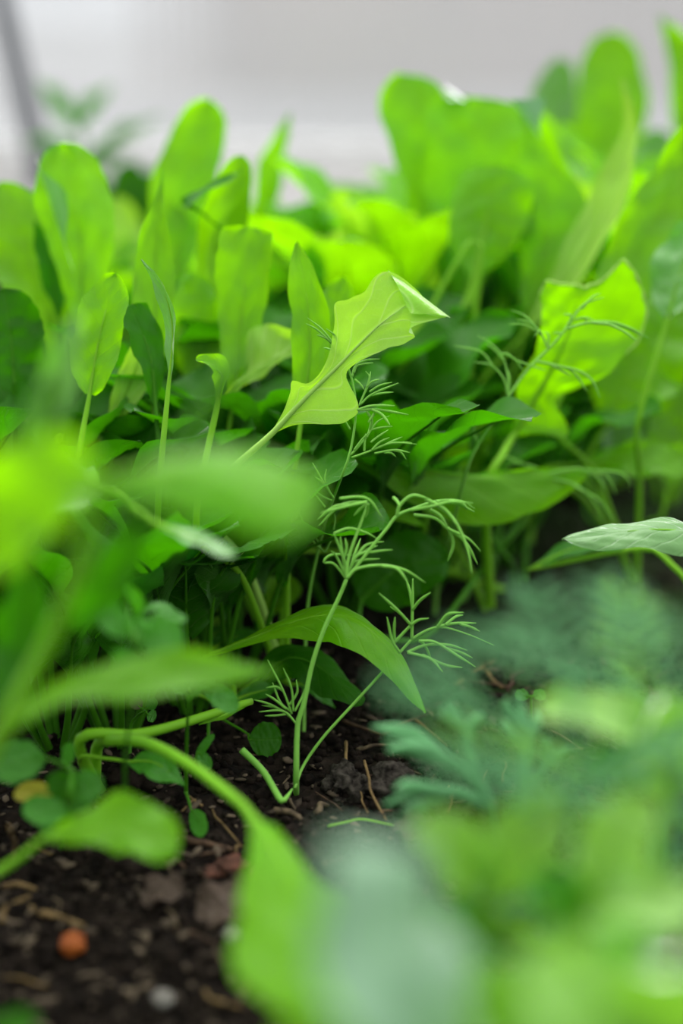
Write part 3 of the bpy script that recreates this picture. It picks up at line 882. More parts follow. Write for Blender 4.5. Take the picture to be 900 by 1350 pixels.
weed('seedling', 'dull grey-green seedling with small round lobes in the shade at left', [(172, 960, .56), (180, 945, .555), (190, 938, .55)], .555,
     [([(186, 934), (180, 928), (172, 922)], 9, (0, .6, .8), .555, 'brown'), ([(194, 934), (202, 928), (208, 926)], 9, (0, .6, .8), .555, 'weed'),
      ([(194, 942), (202, 945), (206, 946)], 9, (0, .5, .9), .55, 'weed')], at=Vector((g0.x, g0.y, soil_z(g0.x, g0.y))), cat='seedling')
for (sx_, sy_, lb) in ((798, 1030, 'two-leaved seedling on the mossy soil, below the bright blurred leaf at right'), (700, 930, 'two-leaved seedling on the soil beside the bluish fronds'),
                       (800, 1090, 'two-leaved seedling low between the blurred leaves at lower right')):
    g0 = ground_at(sx_, sy_ + 30)
    d0 = (g0 - Vector((0, 0, CAM_H))).dot(FWD)
    weed('seedling', lb, [(sx_, sy_ + 12, d0 - .002), (sx_, sy_ - 10, d0 - .004)], d0 - .004,
         [([(sx_ - 3, sy_ - 11), (sx_ - 10, sy_ - 13), (sx_ - 21, sy_ - 12)], 10, (0, .7, .7)), ([(sx_ + 3, sy_ - 11), (sx_ + 10, sy_ - 13), (sx_ + 20, sy_ - 12)], 10, (0, .7, .7))],
         cat='seedling', at=Vector((g0.x, g0.y, soil_z(g0.x, g0.y))))

# ================================================================== dill
def c1(*a): return [(340 + x / 3, 300 + y / 3) for x, y in a]
def c2(*a): return [(360 + x / 3, 600 + y / 3) for x, y in a]
def c3(*a): return [(260 + x / 2.647, 760 + y / 2.647) for x, y in a]
def c4(*a): return [(560 + x / 2.903, 330 + y / 2.903) for x, y in a]
def c6(*a): return [(300 + x / 3, 960 + y / 3) for x, y in a]


def frond(parent, traces, D, r=.00044, mat='dill', spread=.007, name='frond'):
    """One frond: its threads, each a tapering curve; traces are given where they stand, with real depth spread."""
    V, F = [], []
    x0, y0 = traces[0][0]
    for k, tr in enumerate(traces):
        ds = rng.uniform(-spread, spread) if k else rng.uniform(-spread, spread) * .5
        n_ = len(tr)
        pts = []
        for i, q in enumerate(tr):
            dist = math.hypot(q[0] - x0, q[1] - y0)
            gd = CAM_H / max(math.sin(PITCH) - math.cos(PITCH) * (675 - q[1]) / FPX, .05) - .004
            pts.append(P(q[0], q[1], min(gd, (q[2] if len(q) > 2 else D) + ds * min(1, dist / 70) * (.3 + .7 * i / (n_ - 1)))))
        m_ = 6 + 4 * n_
        pp = spline(pts, m_)
        rr = [r * (1.0 - .15 * (i / (m_ - 1))) * (1 if i < m_ * .7 else 1 - .8 * (i - m_ * .7) / (m_ * .3)) for i in range(m_)]
        tube_into(V, F, pp, rr, 6)
    return new_obj(name, mesh(name, V, F), M[mat], parent)


def dill_base(px, py, label):
    g_ = ground_at(px, py)
    return empty('dill_plant', Vector((g_.x, g_.y, soil_z(g_.x, g_.y))), label, 'dill')


def stem_part(parent, pts, D, r0, r1, mat='dill', ground=True):
    w = pxpts(pts, D)
    if ground:
        w = [Vector((parent.location.x, parent.location.y, parent.location.z - .004))] + w
    return new_obj('stem', tube_mesh('stem', w, r0, r1, 36, 8), M[mat], parent)


# the upper dill, in front of the pale lobed leaf
p = dill_base(400, 960, 'slender dill sprig crossing in front of the sharp pale lobed leaf')
stem_part(p, [(402, 860, .595), (408, 780, .59), (428, 690, .575), (440, 655, .565)] + c1((340, 960), (365, 885), (385, 760), (383, 660), (365, 580), (335, 500), (300, 460)), .548, .0008, .0004)
frond(p, [c1((335, 500), (300, 460), (250, 400), (195, 357)), c1((290, 455), (235, 405), (190, 380)), c1((285, 445), (255, 432), (232, 425)), c1((318, 490), (318, 440), (270, 400)),
          c1((318, 470), (322, 440), (316, 420)), c1((300, 490), (280, 480), (260, 475)), c1((305, 470), (270, 440), (240, 420))], .546)
frond(p, [c1((372, 590), (385, 548), (430, 525), (482, 520)), c1((385, 548), (400, 535), (440, 520)), c1((378, 575), (395, 545), (455, 535))], .545)
frond(p, [c1((400, 705), (430, 630), (440, 590), (425, 568)), c1((430, 630), (450, 610), (480, 600)), c1((425, 650), (435, 620), (445, 570)), c1((383, 600), (405, 620), (420, 642)),
          c1((405, 700), (450, 660), (555, 615)), c1((440, 665), (490, 655), (535, 651)), c1((440, 650), (480, 625), (530, 612))], .543)
frond(p, [c1((392, 722), (450, 705), (540, 705)), c1((395, 722), (470, 720), (595, 740)), c1((450, 720), (490, 740), (522, 782)), c1((460, 735), (450, 750), (435, 772)), c1((430, 725), (450, 765), (440, 800))], .541, r=.0006)
frond(p, [c1((366, 900), (420, 840), (470, 770), (520, 745)), c1((430, 830), (440, 800), (455, 740)), c1((450, 800), (480, 792), (532, 786)), c1((420, 885), (422, 850), (425, 815)),
          c1((380, 880), (410, 840), (440, 810)), c1((445, 850), (470, 830), (515, 800))], .543)
frond(p, [c1((370, 910), (440, 885), (530, 852), (628, 857)), c1((480, 870), (520, 850), (570, 828)), c1((450, 880), (480, 850), (520, 830)), c1((460, 893), (540, 880), (600, 890)),
          c1((540, 882), (565, 890), (585, 917)), c1((500, 890), (525, 892), (545, 907)), c1((530, 855), (580, 850), (610, 852))], .540)
frond(p, [c1((365, 800), (330, 750), (290, 745), (230, 768)), c1((345, 770), (335, 750), (320, 735)), c1((310, 745), (270, 742), (240, 760))], .55)
frond(p, [c2((240, 170), (200, 110), (155, 30)), c2((225, 150), (205, 100), (210, 55)), c2((215, 130), (190, 105), (165, 85)), c2((232, 180), (190, 160), (165, 138)), c2((205, 205), (185, 180), (160, 150))], .555)
frond(p, [c2((205, 385), (150, 330), (100, 225)), c2((150, 345), (125, 342), (100, 345)), c2((150, 335), (110, 300), (70, 285)), c2((190, 375), (170, 330), (150, 300)), c2((205, 385), (230, 330), (245, 260), (240, 230))], .57)

# the rooted dill in focus
p = dill_base(390, 1030, 'dill sprig rooted in the sharp patch of soil, stem crossing the arching leaf')
stem_part(p, c3((345, 690), (350, 520), (370, 450), (400, 310), (440, 190), (500, 60), (520, 9)), .53, .0012, .0007)
frond(p, [c2((290, 490), (330, 440), (400, 350), (450, 290), (490, 240), (560, 210), (650, 182), (740, 180), (797, 212)), c2((640, 184), (720, 190), (795, 224)), c2((700, 180), (750, 195), (765, 215)),
          c2((490, 240), (500, 200), (550, 160), (615, 172)), c2((475, 168), (492, 185), (500, 205)), c2((540, 218), (640, 200), (700, 185), (790, 190)),
          c2((600, 172), (690, 230), (730, 280), (770, 380), (785, 470)), c2((610, 176), (680, 215), (725, 275)),
          c2((555, 236), (640, 250), (690, 290), (770, 330), (820, 380)), c2((690, 290), (760, 345), (808, 432)), c2((690, 285), (712, 350), (690, 420)), c2((620, 215), (660, 240), (690, 285))], .523, r=.00066, spread=.01)
frond(p, [c2((290, 490), (300, 400), (350, 260), (372, 188)), c2((370, 185), (270, 197), (180, 280)), c2((370, 185), (300, 200), (188, 228)), c2((262, 172), (340, 165), (385, 182), (430, 248)), c2((375, 192), (372, 220), (364, 248)),
          c2((372, 192), (345, 212), (318, 240)), c2((300, 195), (240, 205), (176, 255))], .521, r=.0006)
frond(p, [c2((290, 490), (330, 450), (430, 436), (520, 455), (602, 505)), c2((430, 438), (490, 450), (532, 502)), c2((340, 446), (400, 436), (470, 448))], .52, r=.0006)
frond(p, [c2((290, 490), (330, 400), (400, 382), (472, 374)), c2((330, 400), (370, 355), (437, 342)), c2((350, 390), (380, 370), (412, 358)), c2((290, 480), (275, 400), (265, 322)), c2((278, 410), (290, 370), (285, 330)),
          c2((300, 460), (330, 420), (420, 410)), c2((240, 310), (300, 290), (370, 308), (412, 332)), c2((290, 440), (260, 360), (240, 310))], .525, r=.0006)
frond(p, [c2((290, 490), (240, 430), (200, 425), (230, 395), (320, 395)), c2((290, 485), (250, 400), (230, 380)), c2((300, 470), (320, 400), (345, 330))], .53, r=.0006)
frond(p, [c3((340, 740), (370, 660), (440, 560), (540, 450), (640, 340), (720, 250)) + c2((560, 720), (650, 680), (760, 705), (872, 752)),
          c2((650, 680), (690, 630), (752, 622)), c2((650, 678), (720, 665), (802, 664)), c2((740, 668), (780, 680), (816, 697)), c2((680, 672), (720, 640), (750, 632)),
          c2((548, 728), (550, 620), (552, 488)), c2((550, 600), (540, 540), (524, 488)), c2((550, 612), (580, 575), (622, 543)), c2((545, 672), (490, 612), (418, 546)), c2((505, 628), (485, 612), (462, 600)),
          c2((530, 780), (600, 752), (690, 750), (766, 772)), c2((575, 735), (640, 740), (740, 800), (800, 838)), c2((690, 765), (740, 780), (787, 802)), c2((530, 780), (620, 805), (670, 857)),
          c2((590, 790), (680, 830), (747, 840)), c2((582, 733), (606, 765), (625, 812)), c2((500, 780), (470, 730), (450, 640)), c2((480, 740), (478, 690), (482, 640)), c2((480, 740), (560, 660), (615, 645))], .537, r=.00062, spread=.012)
frond(p, [c3((346, 515), (300, 470), (215, 472)), c3((300, 470), (250, 445), (198, 430)), c3((310, 462), (270, 430), (238, 410)), c3((330, 480), (300, 400), (245, 290)), c3((335, 470), (328, 390), (300, 320)),
          c3((340, 470), (368, 415), (388, 365)), c3((320, 450), (348, 405), (345, 360)), c3((310, 480), (275, 485), (235, 486)), c3((325, 470), (290, 440), (262, 370)), c3((325, 490), (280, 460), (225, 450)), c3((300, 400), (275, 385), (240, 388))], .538, r=.0005)
fr_ = frond(p, [c6((55, 85), (140, 170), (200, 270), (218, 288), (246, 255), (255, 240))], .535, r=.0014, name='seed_leaf')

# the dill at right
p = dill_base(572, 814, 'dill sprig with clawed fronds leaning right before the squarish leaf')
stem_part(p, [(578, 760, .668), (594, 700, .635)] + c4((160, 840), (210, 730), (320, 560), (390, 460), (500, 350), (560, 270)), .60, .0011, .0005)
frond(p, [c4((560, 270), (585, 232), (620, 200), (684, 180)), c4((600, 225), (640, 180), (672, 165)), c4((545, 290), (560, 252), (530, 245)), c4((572, 266), (610, 258), (647, 268)), c4((600, 260), (618, 264), (612, 278))], .595)
frond(p, [c4((545, 300), (620, 278), (710, 275), (790, 300), (855, 336)), c4((690, 277), (760, 310), (812, 348)), c4((720, 280), (790, 305), (830, 330)), c4((640, 277), (720, 288), (770, 320))], .592, r=.0006)
frond(p, [c4((470, 375), (452, 335), (420, 290), (380, 250), (330, 229)), c4((430, 302), (395, 275), (348, 265)), c4((425, 308), (380, 285), (318, 283)), c4((450, 330), (438, 308), (416, 332)), c4((470, 372), (472, 325), (455, 312)), c4((500, 350), (520, 320), (488, 318))], .597)
frond(p, [c4((320, 557), (315, 470), (292, 400), (245, 352), (200, 325)), c4((300, 420), (262, 380), (232, 360)), c4((305, 398), (345, 418), (376, 462)), c4((294, 395), (320, 398), (338, 415)), c4((350, 422), (400, 440), (462, 460))], .60)
frond(p, [c4((318, 560), (300, 490), (250, 440), (185, 428)), c4((265, 452), (215, 390), (110, 365)), c4((250, 432), (220, 395), (180, 375)), c4((318, 555), (322, 500), (320, 460))], .605)
frond(p, [c4((430, 425), (510, 443), (570, 470), (620, 542)), c4((510, 443), (590, 463), (640, 500), (670, 565)), c4((480, 437), (540, 470), (560, 480))], .598, r=.0006)
frond(p, [c4((200, 735), (170, 650), (148, 598)), c4((185, 720), (190, 660), (205, 620)), c4((180, 700), (165, 650), (165, 620))], .61)

p = dill_base(604, 792, 'dill sprig with drooping claw-tipped fronds at the end of the level leaf')
stem_part(p, [(640, 745, .70), (690, 690, .665), (722, 625, .648)], .65, .0012, .0006)
frond(p, [[(722, 625), (760, 618), (800, 628), (812, 652)], [(770, 620), (790, 632), (796, 648)], [(785, 620), (818, 624), (832, 640)], [(722, 630), (760, 640), (785, 665), (795, 690)], [(755, 640), (790, 660), (810, 690)]], .642, r=.0006)
frond(p, [[(722, 625), (700, 615), (672, 612), (660, 630)], [(700, 615), (685, 625), (680, 640)], [(690, 612), (665, 602), (650, 606)]], .648, r=.0006)


def loose_dill(label, x, y, h, nf, mat, seed, r=.0006, fl=.05, lean=(0, 0), group=None):
    rr = random.Random(seed)
    z0 = soil_z(x, y)
    p_ = empty('dill_plant', Vector((x, y, z0)), label, 'dill', group)
    top = Vector((x + lean[0], y + lean[1], z0 + h))
    mid_ = Vector((x, y, z0)).lerp(top, .5) + Vector((rr.uniform(-.006, .006), rr.uniform(-.006, .006), 0))
    path = [Vector((x, y, z0 - .004)), mid_, top]
    new_obj('stem', tube_mesh('stem', path, r * 2.2, r * 1.2, 20, 7), M[mat], p_)
    sp = spline(path, 30)
    for k in range(nf):
        q = sp[min(29, int(8 + 21 * (k + 1) / nf))]
        az = k * 2.4 + rr.uniform(-.4, .4)
        V, F = [], []
        d_ = Vector((math.cos(az), math.sin(az), rr.uniform(.3, .9))).normalized()
        L_ = fl * rr.uniform(.75, 1.2)
        rach = [q, q + d_ * L_ * .5, q + d_ * L_ + Vector((0, 0, -L_ * .15))]
        rs = spline(rach, 14)
        tube_into(V, F, rs, [r * (1 - .5 * i / 13) for i in range(14)], 5)
        side = d_.cross(Vector((0, 0, 1))).normalized()
        upv = side.cross(d_)
        for i in range(3, 14, 2):
            for s in (-1, 1):
                f = (i / 13)
                ll = L_ * (.42 - .22 * f) * rr.uniform(.8, 1.2)
                dd = (d_ * .7 + side * s * .8 + upv * rr.uniform(-.2, .3)).normalized()
                e = rs[i] + dd * ll + Vector((0, 0, -ll * .15))
                tube_into(V, F, [rs[i], rs[i].lerp(e, .5) + upv * ll * .06, e], [r * .75, r * .7, r * .2], 5)
                for s2 in (-1, 1):
                    e2 = rs[i].lerp(e, .5) + (dd + side * s2 * .5 + d_ * .4).normalized() * ll * .45
                    tube_into(V, F, [rs[i].lerp(e, .45), e2], [r * .65, r * .2], 5)
        new_obj('frond', mesh('frond', V, F), M[mat], p_)
    return p_


def at_px(px, d):
    q = spot(px, d, .06)
    return q.x, q.y


for i, (px, d, h, nf, mt, lb) in enumerate((
        (735, .33, .150, 8, 'dillblue', 'blurred feathery dill over the soil, below the pale flat leaf'),
        (880, .33, .150, 8, 'dillblue', 'blurred feathery dill at the right edge below the pale flat leaf'),
        (815, .36, .12, 7, 'dill', 'short blurred dill between two taller blurred ones at right'),
        (880, .40, .09, 5, 'dillblue', 'bluish blurred dill low at the right edge'),
        (700, .35, .115, 5, 'dillblue', 'blurred dill with drooping threads right of the arching leaf tip'))):
    x, y = at_px(px, d)
    loose_dill(lb, x, y, h, nf, mt, 30 + i, r=.00065, fl=.045)

# bluish coarse fronds, out of focus, right of the rooted dill
g0 = ground_at(655, 1150)
p = empty('fennel_seedling', Vector((g0.x, g0.y, soil_z(g0.x, g0.y))), 'coarse bluish-green feathery seedling in front of the grey soil clod', 'seedling')
stem_part(p, [(652, 1110, .455), (645, 1065, .44)], .44, .0013, .0011, 'dillblue')
frond(p, [[(645, 1065), (610, 1015), (560, 985), (496, 958)], [(585, 998), (545, 965), (490, 958)], [(600, 1008), (545, 992), (505, 975)], [(570, 988), (540, 985), (510, 990)]], .435, r=.0018, mat='dillblue')
frond(p, [[(645, 1065), (622, 1005), (610, 960), (594, 925)], [(614, 975), (622, 955), (636, 942)], [(606, 955), (590, 945), (588, 930)]], .43, r=.0020, mat='dillblue')
frond(p, [[(645, 1065), (600, 1045), (550, 1045), (505, 1062)], [(580, 1042), (540, 1035), (520, 1040)], [(590, 1046), (560, 1060), (530, 1066)]], .43, r=.0018, mat='dillblue')
g0 = ground_at(700, 1120)
p = empty('fennel_seedling', Vector((g0.x, g0.y, soil_z(g0.x, g0.y))), 'upright bluish-green feathery seedling, left of the bright blurred leaf', 'seedling')
stem_part(p, [(692, 1080, .455), (690, 1040, .445)], .44, .0012, .0010, 'dillblue')
frond(p, [[(690, 1040), (692, 990), (690, 950), (681, 915)], [(690, 985), (672, 965), (664, 948)], [(688, 960), (670, 935), (668, 922)], [(691, 975), (705, 955), (706, 938)]], .435, r=.0020, mat='dillblue')
frond(p, [[(690, 1040), (720, 1010), (740, 990), (760, 985)], [(715, 1015), (722, 990), (720, 970)]], .44, r=.0016, mat='dillblue')

# ================================================================== front right, out of focus
p = plant('salad_plant', 'large pale bluish leaf of a plant rising blurred at the bottom middle', Vector((.075, .16, soil_z(.075, .16))))
leaf(p, [(660, 1480, .235), (570, 1320, .225), (500, 1190, .22), (430, 1095, .22)], .225, (110, 130), 'oval', n=(-.1, .88, .5), mat='glaucous', cup=-.15,
     wl=[(0, 40), (.3, 130), (.55, 150), (.75, 110), (.9, 60), (1, 6)], wr=[(0, 40), (.3, 120), (.55, 130), (.75, 105), (.9, 56), (1, 6)], r=.0018)
leaf(p, [(480, 1500, .25), (440, 1420, .25), (400, 1330, .255)], .25, (70, 90), 'oval', n=(0, .5, .9))
leaf(p, [(700, 1450, .25), (660, 1360, .25), (600, 1270, .255)], .25, (70, 70), 'oval', n=(0, .5, .9), mat='salad')
p = plant('salad_plant', 'blurred young plant with a pair of rounded leaves in the lower right middle', Vector((.045, .345, soil_z(.045, .345))))
leaf(p, [(640, 1180, .315), (600, 1120, .31), (548, 1085, .305)], .31, (44, 44), 'oval', n=(-.2, .6, .8), mat='young')
leaf(p, [(650, 1190, .315), (680, 1120, .31), (735, 1048, .305)], .31, (52, 48), 'oval', n=(.2, .5, .9), cup=.3, mat='young')
leaf(p, [(655, 1230, .315), (610, 1220, .31), (550, 1240, .31)], .31, 40, 'oval', n=(0, .7, .7), mat='weed')
p = plant('salad_plant', 'blurred pale leafy plant near the right edge under the bright leaf', Vector((.095, .335, soil_z(.095, .335))))
leaf(p, [(780, 1190, .30), (810, 1120, .295), (860, 1050, .29)], .295, (52, 60), 'oval', n=(.1, .75, .6), mat='young')
leaf(p, [(760, 1200, .30), (830, 1190, .29), (930, 1200, .28)], .29, (50, 50), 'oval', n=(.1, .6, .8), mat='young')
leaf(p, [(770, 1240, .30), (740, 1190, .295), (690, 1170, .29)], .295, 40, 'oval', n=(-.1, .6, .8), mat='weed')
p = plant('salad_plant', 'bright blurred leaf cluster at the right edge, halfway down the soil strip', Vector((.125, .385, soil_z(.125, .385))))
leaf(p, [(905, 1030, .36), (860, 975, .355), (800, 945, .35), (705, 935, .345)], .35, (36, 40), 'oval', n=(0, .7, .7), mat='young')
leaf(p, [(880, 1050, .36), (885, 985, .355), (870, 920, .35)], .355, (62, 60), 'oval', n=(.1, .45, .9), mat='young')
leaf(p, [(860, 1040, .36), (830, 1010, .36), (770, 1010, .36)], .36, 26, 'oval', n=(0, .6, .8), mat='weed')
p = plant('salad_plant', 'blurred leafy plant filling the lower right corner', Vector((.10, .205, soil_z(.10, .205))))
leaf(p, [(840, 1420, .245), (790, 1340, .24), (690, 1270, .235)], .24, (80, 80), 'oval', n=(-.1, .6, .8), mat='young')
leaf(p, [(850, 1420, .245), (860, 1340, .24), (900, 1270, .23)], .24, (80, 80), 'oval', n=(.1, .55, .8), mat='young')
leaf(p, [(820, 1440, .25), (770, 1420, .245), (640, 1400, .24)], .245, (80, 70), 'oval', n=(-.1, .7, .7), mat='young')
leaf(p, [(830, 1400, .255), (820, 1300, .255), (790, 1230, .25)], .255, (50, 56), 'oval', n=(0, .6, .8), mat='weed')
p = plant('salad_plant', 'dark blurred leaf poking in at the bottom left corner', Vector((-.115, .30, soil_z(-.115, .30))))
leaf(p, [(-60, 1400, .33), (-10, 1370, .33), (50, 1345, .33)], .33, (26, 30), 'oval', n=(0, .7, .7), mat='deep', stalk='stalkdeep')

for k, (x, y, h) in enumerate(((-.150, .44, .17), (-.175, .56, .13))):
    ROS.append((x, y, h, 8, 300 + k, ('leafy plant reaching in from the left edge behind the big front blurred leaves', 'plants reaching in at the left edge')))

# small far seedling tops before the wall at top left
p = plant('tomato_seedling', 'faint far seedling with spread leaflets before the wall beside the slanting post', spot(110, 1.5, .1), cat='seedling')
new_obj('stem', tube_mesh('stem', [p.location - Vector((0, 0, .004)), P(112, 260, 1.5), P(104, 165, 1.5)], .0018, .001, 16, 7), M['stalkdeep'], p)
for q in ([(104, 175), (80, 140), (50, 105)], [(106, 170), (125, 135), (150, 115)], [(110, 220), (70, 190), (30, 185)], [(112, 215), (160, 180), (215, 155)], [(110, 240), (140, 210), (170, 200)]):
    leaf(p, q[0:1] + q[1:], 1.5, 15, 'lance', n=(0, .6, .8), mat='weed', stalk='stalkdeep', pet=[(110, q[0][1] + 20), (108, q[0][1] + 8)], r=.0009, root=False)
p = plant('salad_plant', 'dark far salad plant in the gap between the rounded leaves at left', spot(175, 1.25, .1))
for q in ([(165, 330), (160, 280), (178, 212)], [(180, 330), (195, 280), (205, 225)], [(150, 330), (130, 280), (120, 240)]):
    leaf(p, q, 1.25, 28, 'oval', n=(0, .5, .9), mat='deep', stalk='stalkdeep')

# ================================================================== the mass of plants behind and between
def rosette(x, y, h, nl, seed, label, group, mats=('salad',), wid=.022, spread=.5, name='salad_plant'):
    rr = random.Random(seed)
    z0 = soil_z(x, y)
    p_ = empty(name, Vector((x, y, z0)), label, 'salad plant', group)
    for k in range(nl):
        az = k * 2 * PI / nl + rr.uniform(-.5, .5)
        out = Vector((math.cos(az), math.sin(az), 0))
        H = h * rr.uniform(.72, 1.0)
        ln = H * rr.uniform(.45, .6)
        sp = spread * rr.uniform(.5, 1.1)
        b0 = Vector((x, y, z0 - .004)) + out * .004
        tip = Vector((x, y, z0)) + out * H * sp * .9 + Vector((0, 0, H))
        st = Vector((x, y, z0)) + out * H * sp * .35 + Vector((0, 0, H - ln))
        mdl = st.lerp(tip, .5) + Vector((0, 0, ln * .06)) - out * ln * .05
        drop = out * ln * .15 - Vector((0, 0, ln * rr.uniform(.0, .25)))
        tip = tip + drop
        mid_ = [st, mdl, tip]
        T = (tip - st).normalized()
        n0 = (-out + Vector((0, 0, .5))).normalized()
        w = wid * rr.uniform(.75, 1.2)
        sh = rr.choice(('oval', 'spoon', 'spoon', 'lobed', 'lance', 'trunc'))
        pr = [(u, v_ * w) for u, v_ in SHAPES[sh]]
        mt = rr.choice(mats)
        me, pts = blade(mid_, n0, n0, pr, pr, cup=rr.uniform(.1, .5), wave=rr.uniform(.05, .2), wf=rr.uniform(1.5, 3), pucker=.04, seed=seed * 10 + k, nu=26, nv=5)
        o = new_obj('leaf', me, M[mt], p_)
        new_obj('petiole', tube_mesh('petiole', [b0, b0.lerp(st, .5) + out * .002, st, pts[8], pts[20]], .0017, .0004, 20, 7), M['stalk' if mt in ('salad', 'pale') else 'stalkdeep'], o).location = (0, 0, 0)
    return p_


def top_limit(px):
    tab = [(0, 250), (60, 250), (120, 290), (200, 290), (260, 260), (330, 265), (380, 235), (430, 240), (480, 215), (560, 190), (640, 170), (720, 130), (800, 120), (860, 130), (900, 110)]
    for (a_, b_), (c_, d_) in zip(tab, tab[1:]):
        if px <= c_:
            return b_ + (d_ - b_) * max(0, px - a_) / (c_ - a_)
    return 110


ZONES = [
    ('far', [(40, 1.15), (150, 1.10), (250, 1.05), (330, 1.0), (400, 1.1), (460, .98), (520, 1.08), (420, .92), (500, .88), (580, .98), (90, .95), (200, .93), (300, .90), (385, .82), (470, .80), (545, .84)],
     ('salad', 'salad', 'salad', 'pale'), 'bright blurred salad plant in the massed middle ground, left of the fan of tall leaves', 'massed salad plants behind the dill'),
    ('farright', [(680, 1.05), (760, .9), (850, .92), (900, .8), (830, .82), (740, .83), (620, .9), (880, 1.1), (680, .92)],
     ('salad', 'salad', 'pale'), 'bright blurred salad plant massed at the back right, under the taller leaf tips', 'massed salad plants at back right'),
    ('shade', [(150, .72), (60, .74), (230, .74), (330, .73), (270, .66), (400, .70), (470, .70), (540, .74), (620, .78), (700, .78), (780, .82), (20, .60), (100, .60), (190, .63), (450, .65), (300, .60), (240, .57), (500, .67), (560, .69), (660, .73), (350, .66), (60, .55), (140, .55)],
     ('deep',), 'short shaded salad plant among the stalks below the bright leaves', 'short plants in the shade of the bed'),  # shade of the undergrowth put into these plants' dark colour
]
sd = 100
for zone, spots, mats, lb, grp in ZONES:
    for (px, d) in spots:
        sd += 1
        lim = top_limit(px)
        yv = (675 - lim) / FPX
        zl = CAM_H + d * (-math.sin(PITCH) + math.cos(PITCH) * yv)
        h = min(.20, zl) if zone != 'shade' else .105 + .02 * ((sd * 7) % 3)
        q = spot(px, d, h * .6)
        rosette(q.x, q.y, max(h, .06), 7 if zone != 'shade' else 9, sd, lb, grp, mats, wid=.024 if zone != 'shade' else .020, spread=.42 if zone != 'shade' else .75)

for (x, y, h, nl, sd_, (lb, grp)) in ROS:
    rosette(x, y, h, nl, sd_, lb, grp, ('deep', 'deep', 'salad'), wid=.028, spread=.5)

# ================================================================== on the soil
def lump(name, loc, size, mat, seed, label, cat, group=None, flat=.7, detail=4, rough=.35):
    bm = bmesh.new()
    bmesh.ops.create_icosphere(bm, subdivisions=detail, radius=1)
    rr = random.Random(seed)
    sx_, sy_ = rr.uniform(.75, 1.25), rr.uniform(.75, 1.1)
    ro = rr.uniform(0, PI)
    for v in bm.verts:
        k_ = 1 + rough * noise.noise(v.co * 1.6 + Vector((seed, 0, 0))) + rough * .45 * noise.noise(v.co * 4.5 + Vector((0, seed, 0))) + rough * .3 * noise.noise(v.co * 11 + Vector((0, seed, 0)))
        c_ = v.co * k_
        c_ = Vector((c_.x * sx_, c_.y * sy_, c_.z * flat))
        v.co = Vector((c_.x * math.cos(ro) - c_.y * math.sin(ro), c_.x * math.sin(ro) + c_.y * math.cos(ro), c_.z)) * size
    me = bpy.data.meshes.new(name)
    bm.to_mesh(me)
    bm.free()
    me.polygons.foreach_set('use_smooth', [True] * len(me.polygons))
    o = new_obj(name, me, mat)
    o.location = loc + Vector((0, 0, size * flat * .45))
    return tag(o, label, cat, group)


def on_soil(px, py, lift=0):
    q = ground_at(px, py)
    return Vector((q.x, q.y, soil_z(q.x, q.y) + lift))


lump('soil_clod', on_soil(522, 1045), .0105, M['clod'], 3, 'grey crumbly clod of soil behind the bluish frond, beside the upright straw', 'clod', rough=.6, flat=.85)
lump('soil_clod', on_soil(455, 1028), .0085, M['clod'], 8, 'dark crumbly clod of soil between the dill foot and the upright straw', 'clod', rough=.6)
lump('soil_clod', on_soil(560, 1005), .0085, M['clod'], 12, 'dark clod behind the grey one, under the bluish frond', 'clod', rough=.6)
lump('soil_clod', on_soil(175, 1030), .010, M['soil'], 21, 'dark clod beneath the long curving leaf stalk', 'clod', rough=.6)
lump('pebble', on_soil(214, 1312), .0036, M['stone'], 5, 'small whitish pebble on the bare soil near the bottom', 'pebble', rough=.15)
lump('orange_fragment', on_soil(96, 1258), .0038, M['orange'], 6, 'small orange fragment on the dark soil at lower left', 'fragment', rough=.3, flat=.8)
lump('pebble', on_soil(305, 1238), .0038, M['stone'], 7, 'tan pebble just under the greyish dead leaf', 'pebble', rough=.2)
lump('pebble', on_soil(330, 1250), .0036, M['chip'], 9, 'brownish pebble beside the tan pebble, right under the dead leaf', 'pebble', rough=.25)
lump('bark_piece', on_soil(305, 1140), .0055, M['red'], 11, 'reddish piece of bark left of the long leaf', 'bark', flat=.45)
lump('bark_piece', on_soil(275, 1150), .0040, M['red'], 14, 'smaller reddish bark piece beside the larger one', 'bark', flat=.45)

DEAD = [((300, 1205), .021, 'greyish withered leaf lying on the soil left of the long leaf', 40), ((545, 1110), .016, 'grey-brown withered leaf on the soil under the bluish front leaf', 150), ((215, 1195), .014, 'grey withered scrap in the middle of the bare soil', 10)]
for (pxy, sz, lb, rot) in DEAD:
    q = on_soil(*pxy, .0035)
    a_ = math.radians(rot)
    dv = Vector((math.cos(a_), math.sin(a_), .12))
    pr = [(u, w * sz * .42) for u, w in SHAPES['round']]
    me, _ = blade([q - dv * sz * .5, q + Vector((0, 0, .002)), q + dv * sz * .5], Vector((0, -.2, 1)), Vector((.1, -.3, 1)), pr, pr, cup=.3, wave=.3, wf=2, pucker=.15, seed=rot)
    tag(new_obj('withered_leaf', me, M['brown']), lb, 'dead leaf')


def stick(name, a, b_, r, mat, label, cat, group=None, bend=.0, tip=.6, sides=6):
    mid_ = a.lerp(b_, .5) + Vector((rng.uniform(-1, 1), rng.uniform(-1, 1), .6)) * bend
    q1 = a.lerp(mid_, .55) + Vector((rng.uniform(-1, 1), rng.uniform(-1, 1), 0)) * bend * .4
    V, F = [], []
    r *= .68
    pp = spline([a, q1, mid_, b_], 14)
    tube_into(V, F, pp, [r * (1 - (1 - tip) * i / 13) * (1 + .12 * noise.noise(Vector((i * .7, r * 999, 0)))) for i in range(14)], sides)
    return tag(new_obj(name, mesh(name, V, F), mat), label, cat, group)


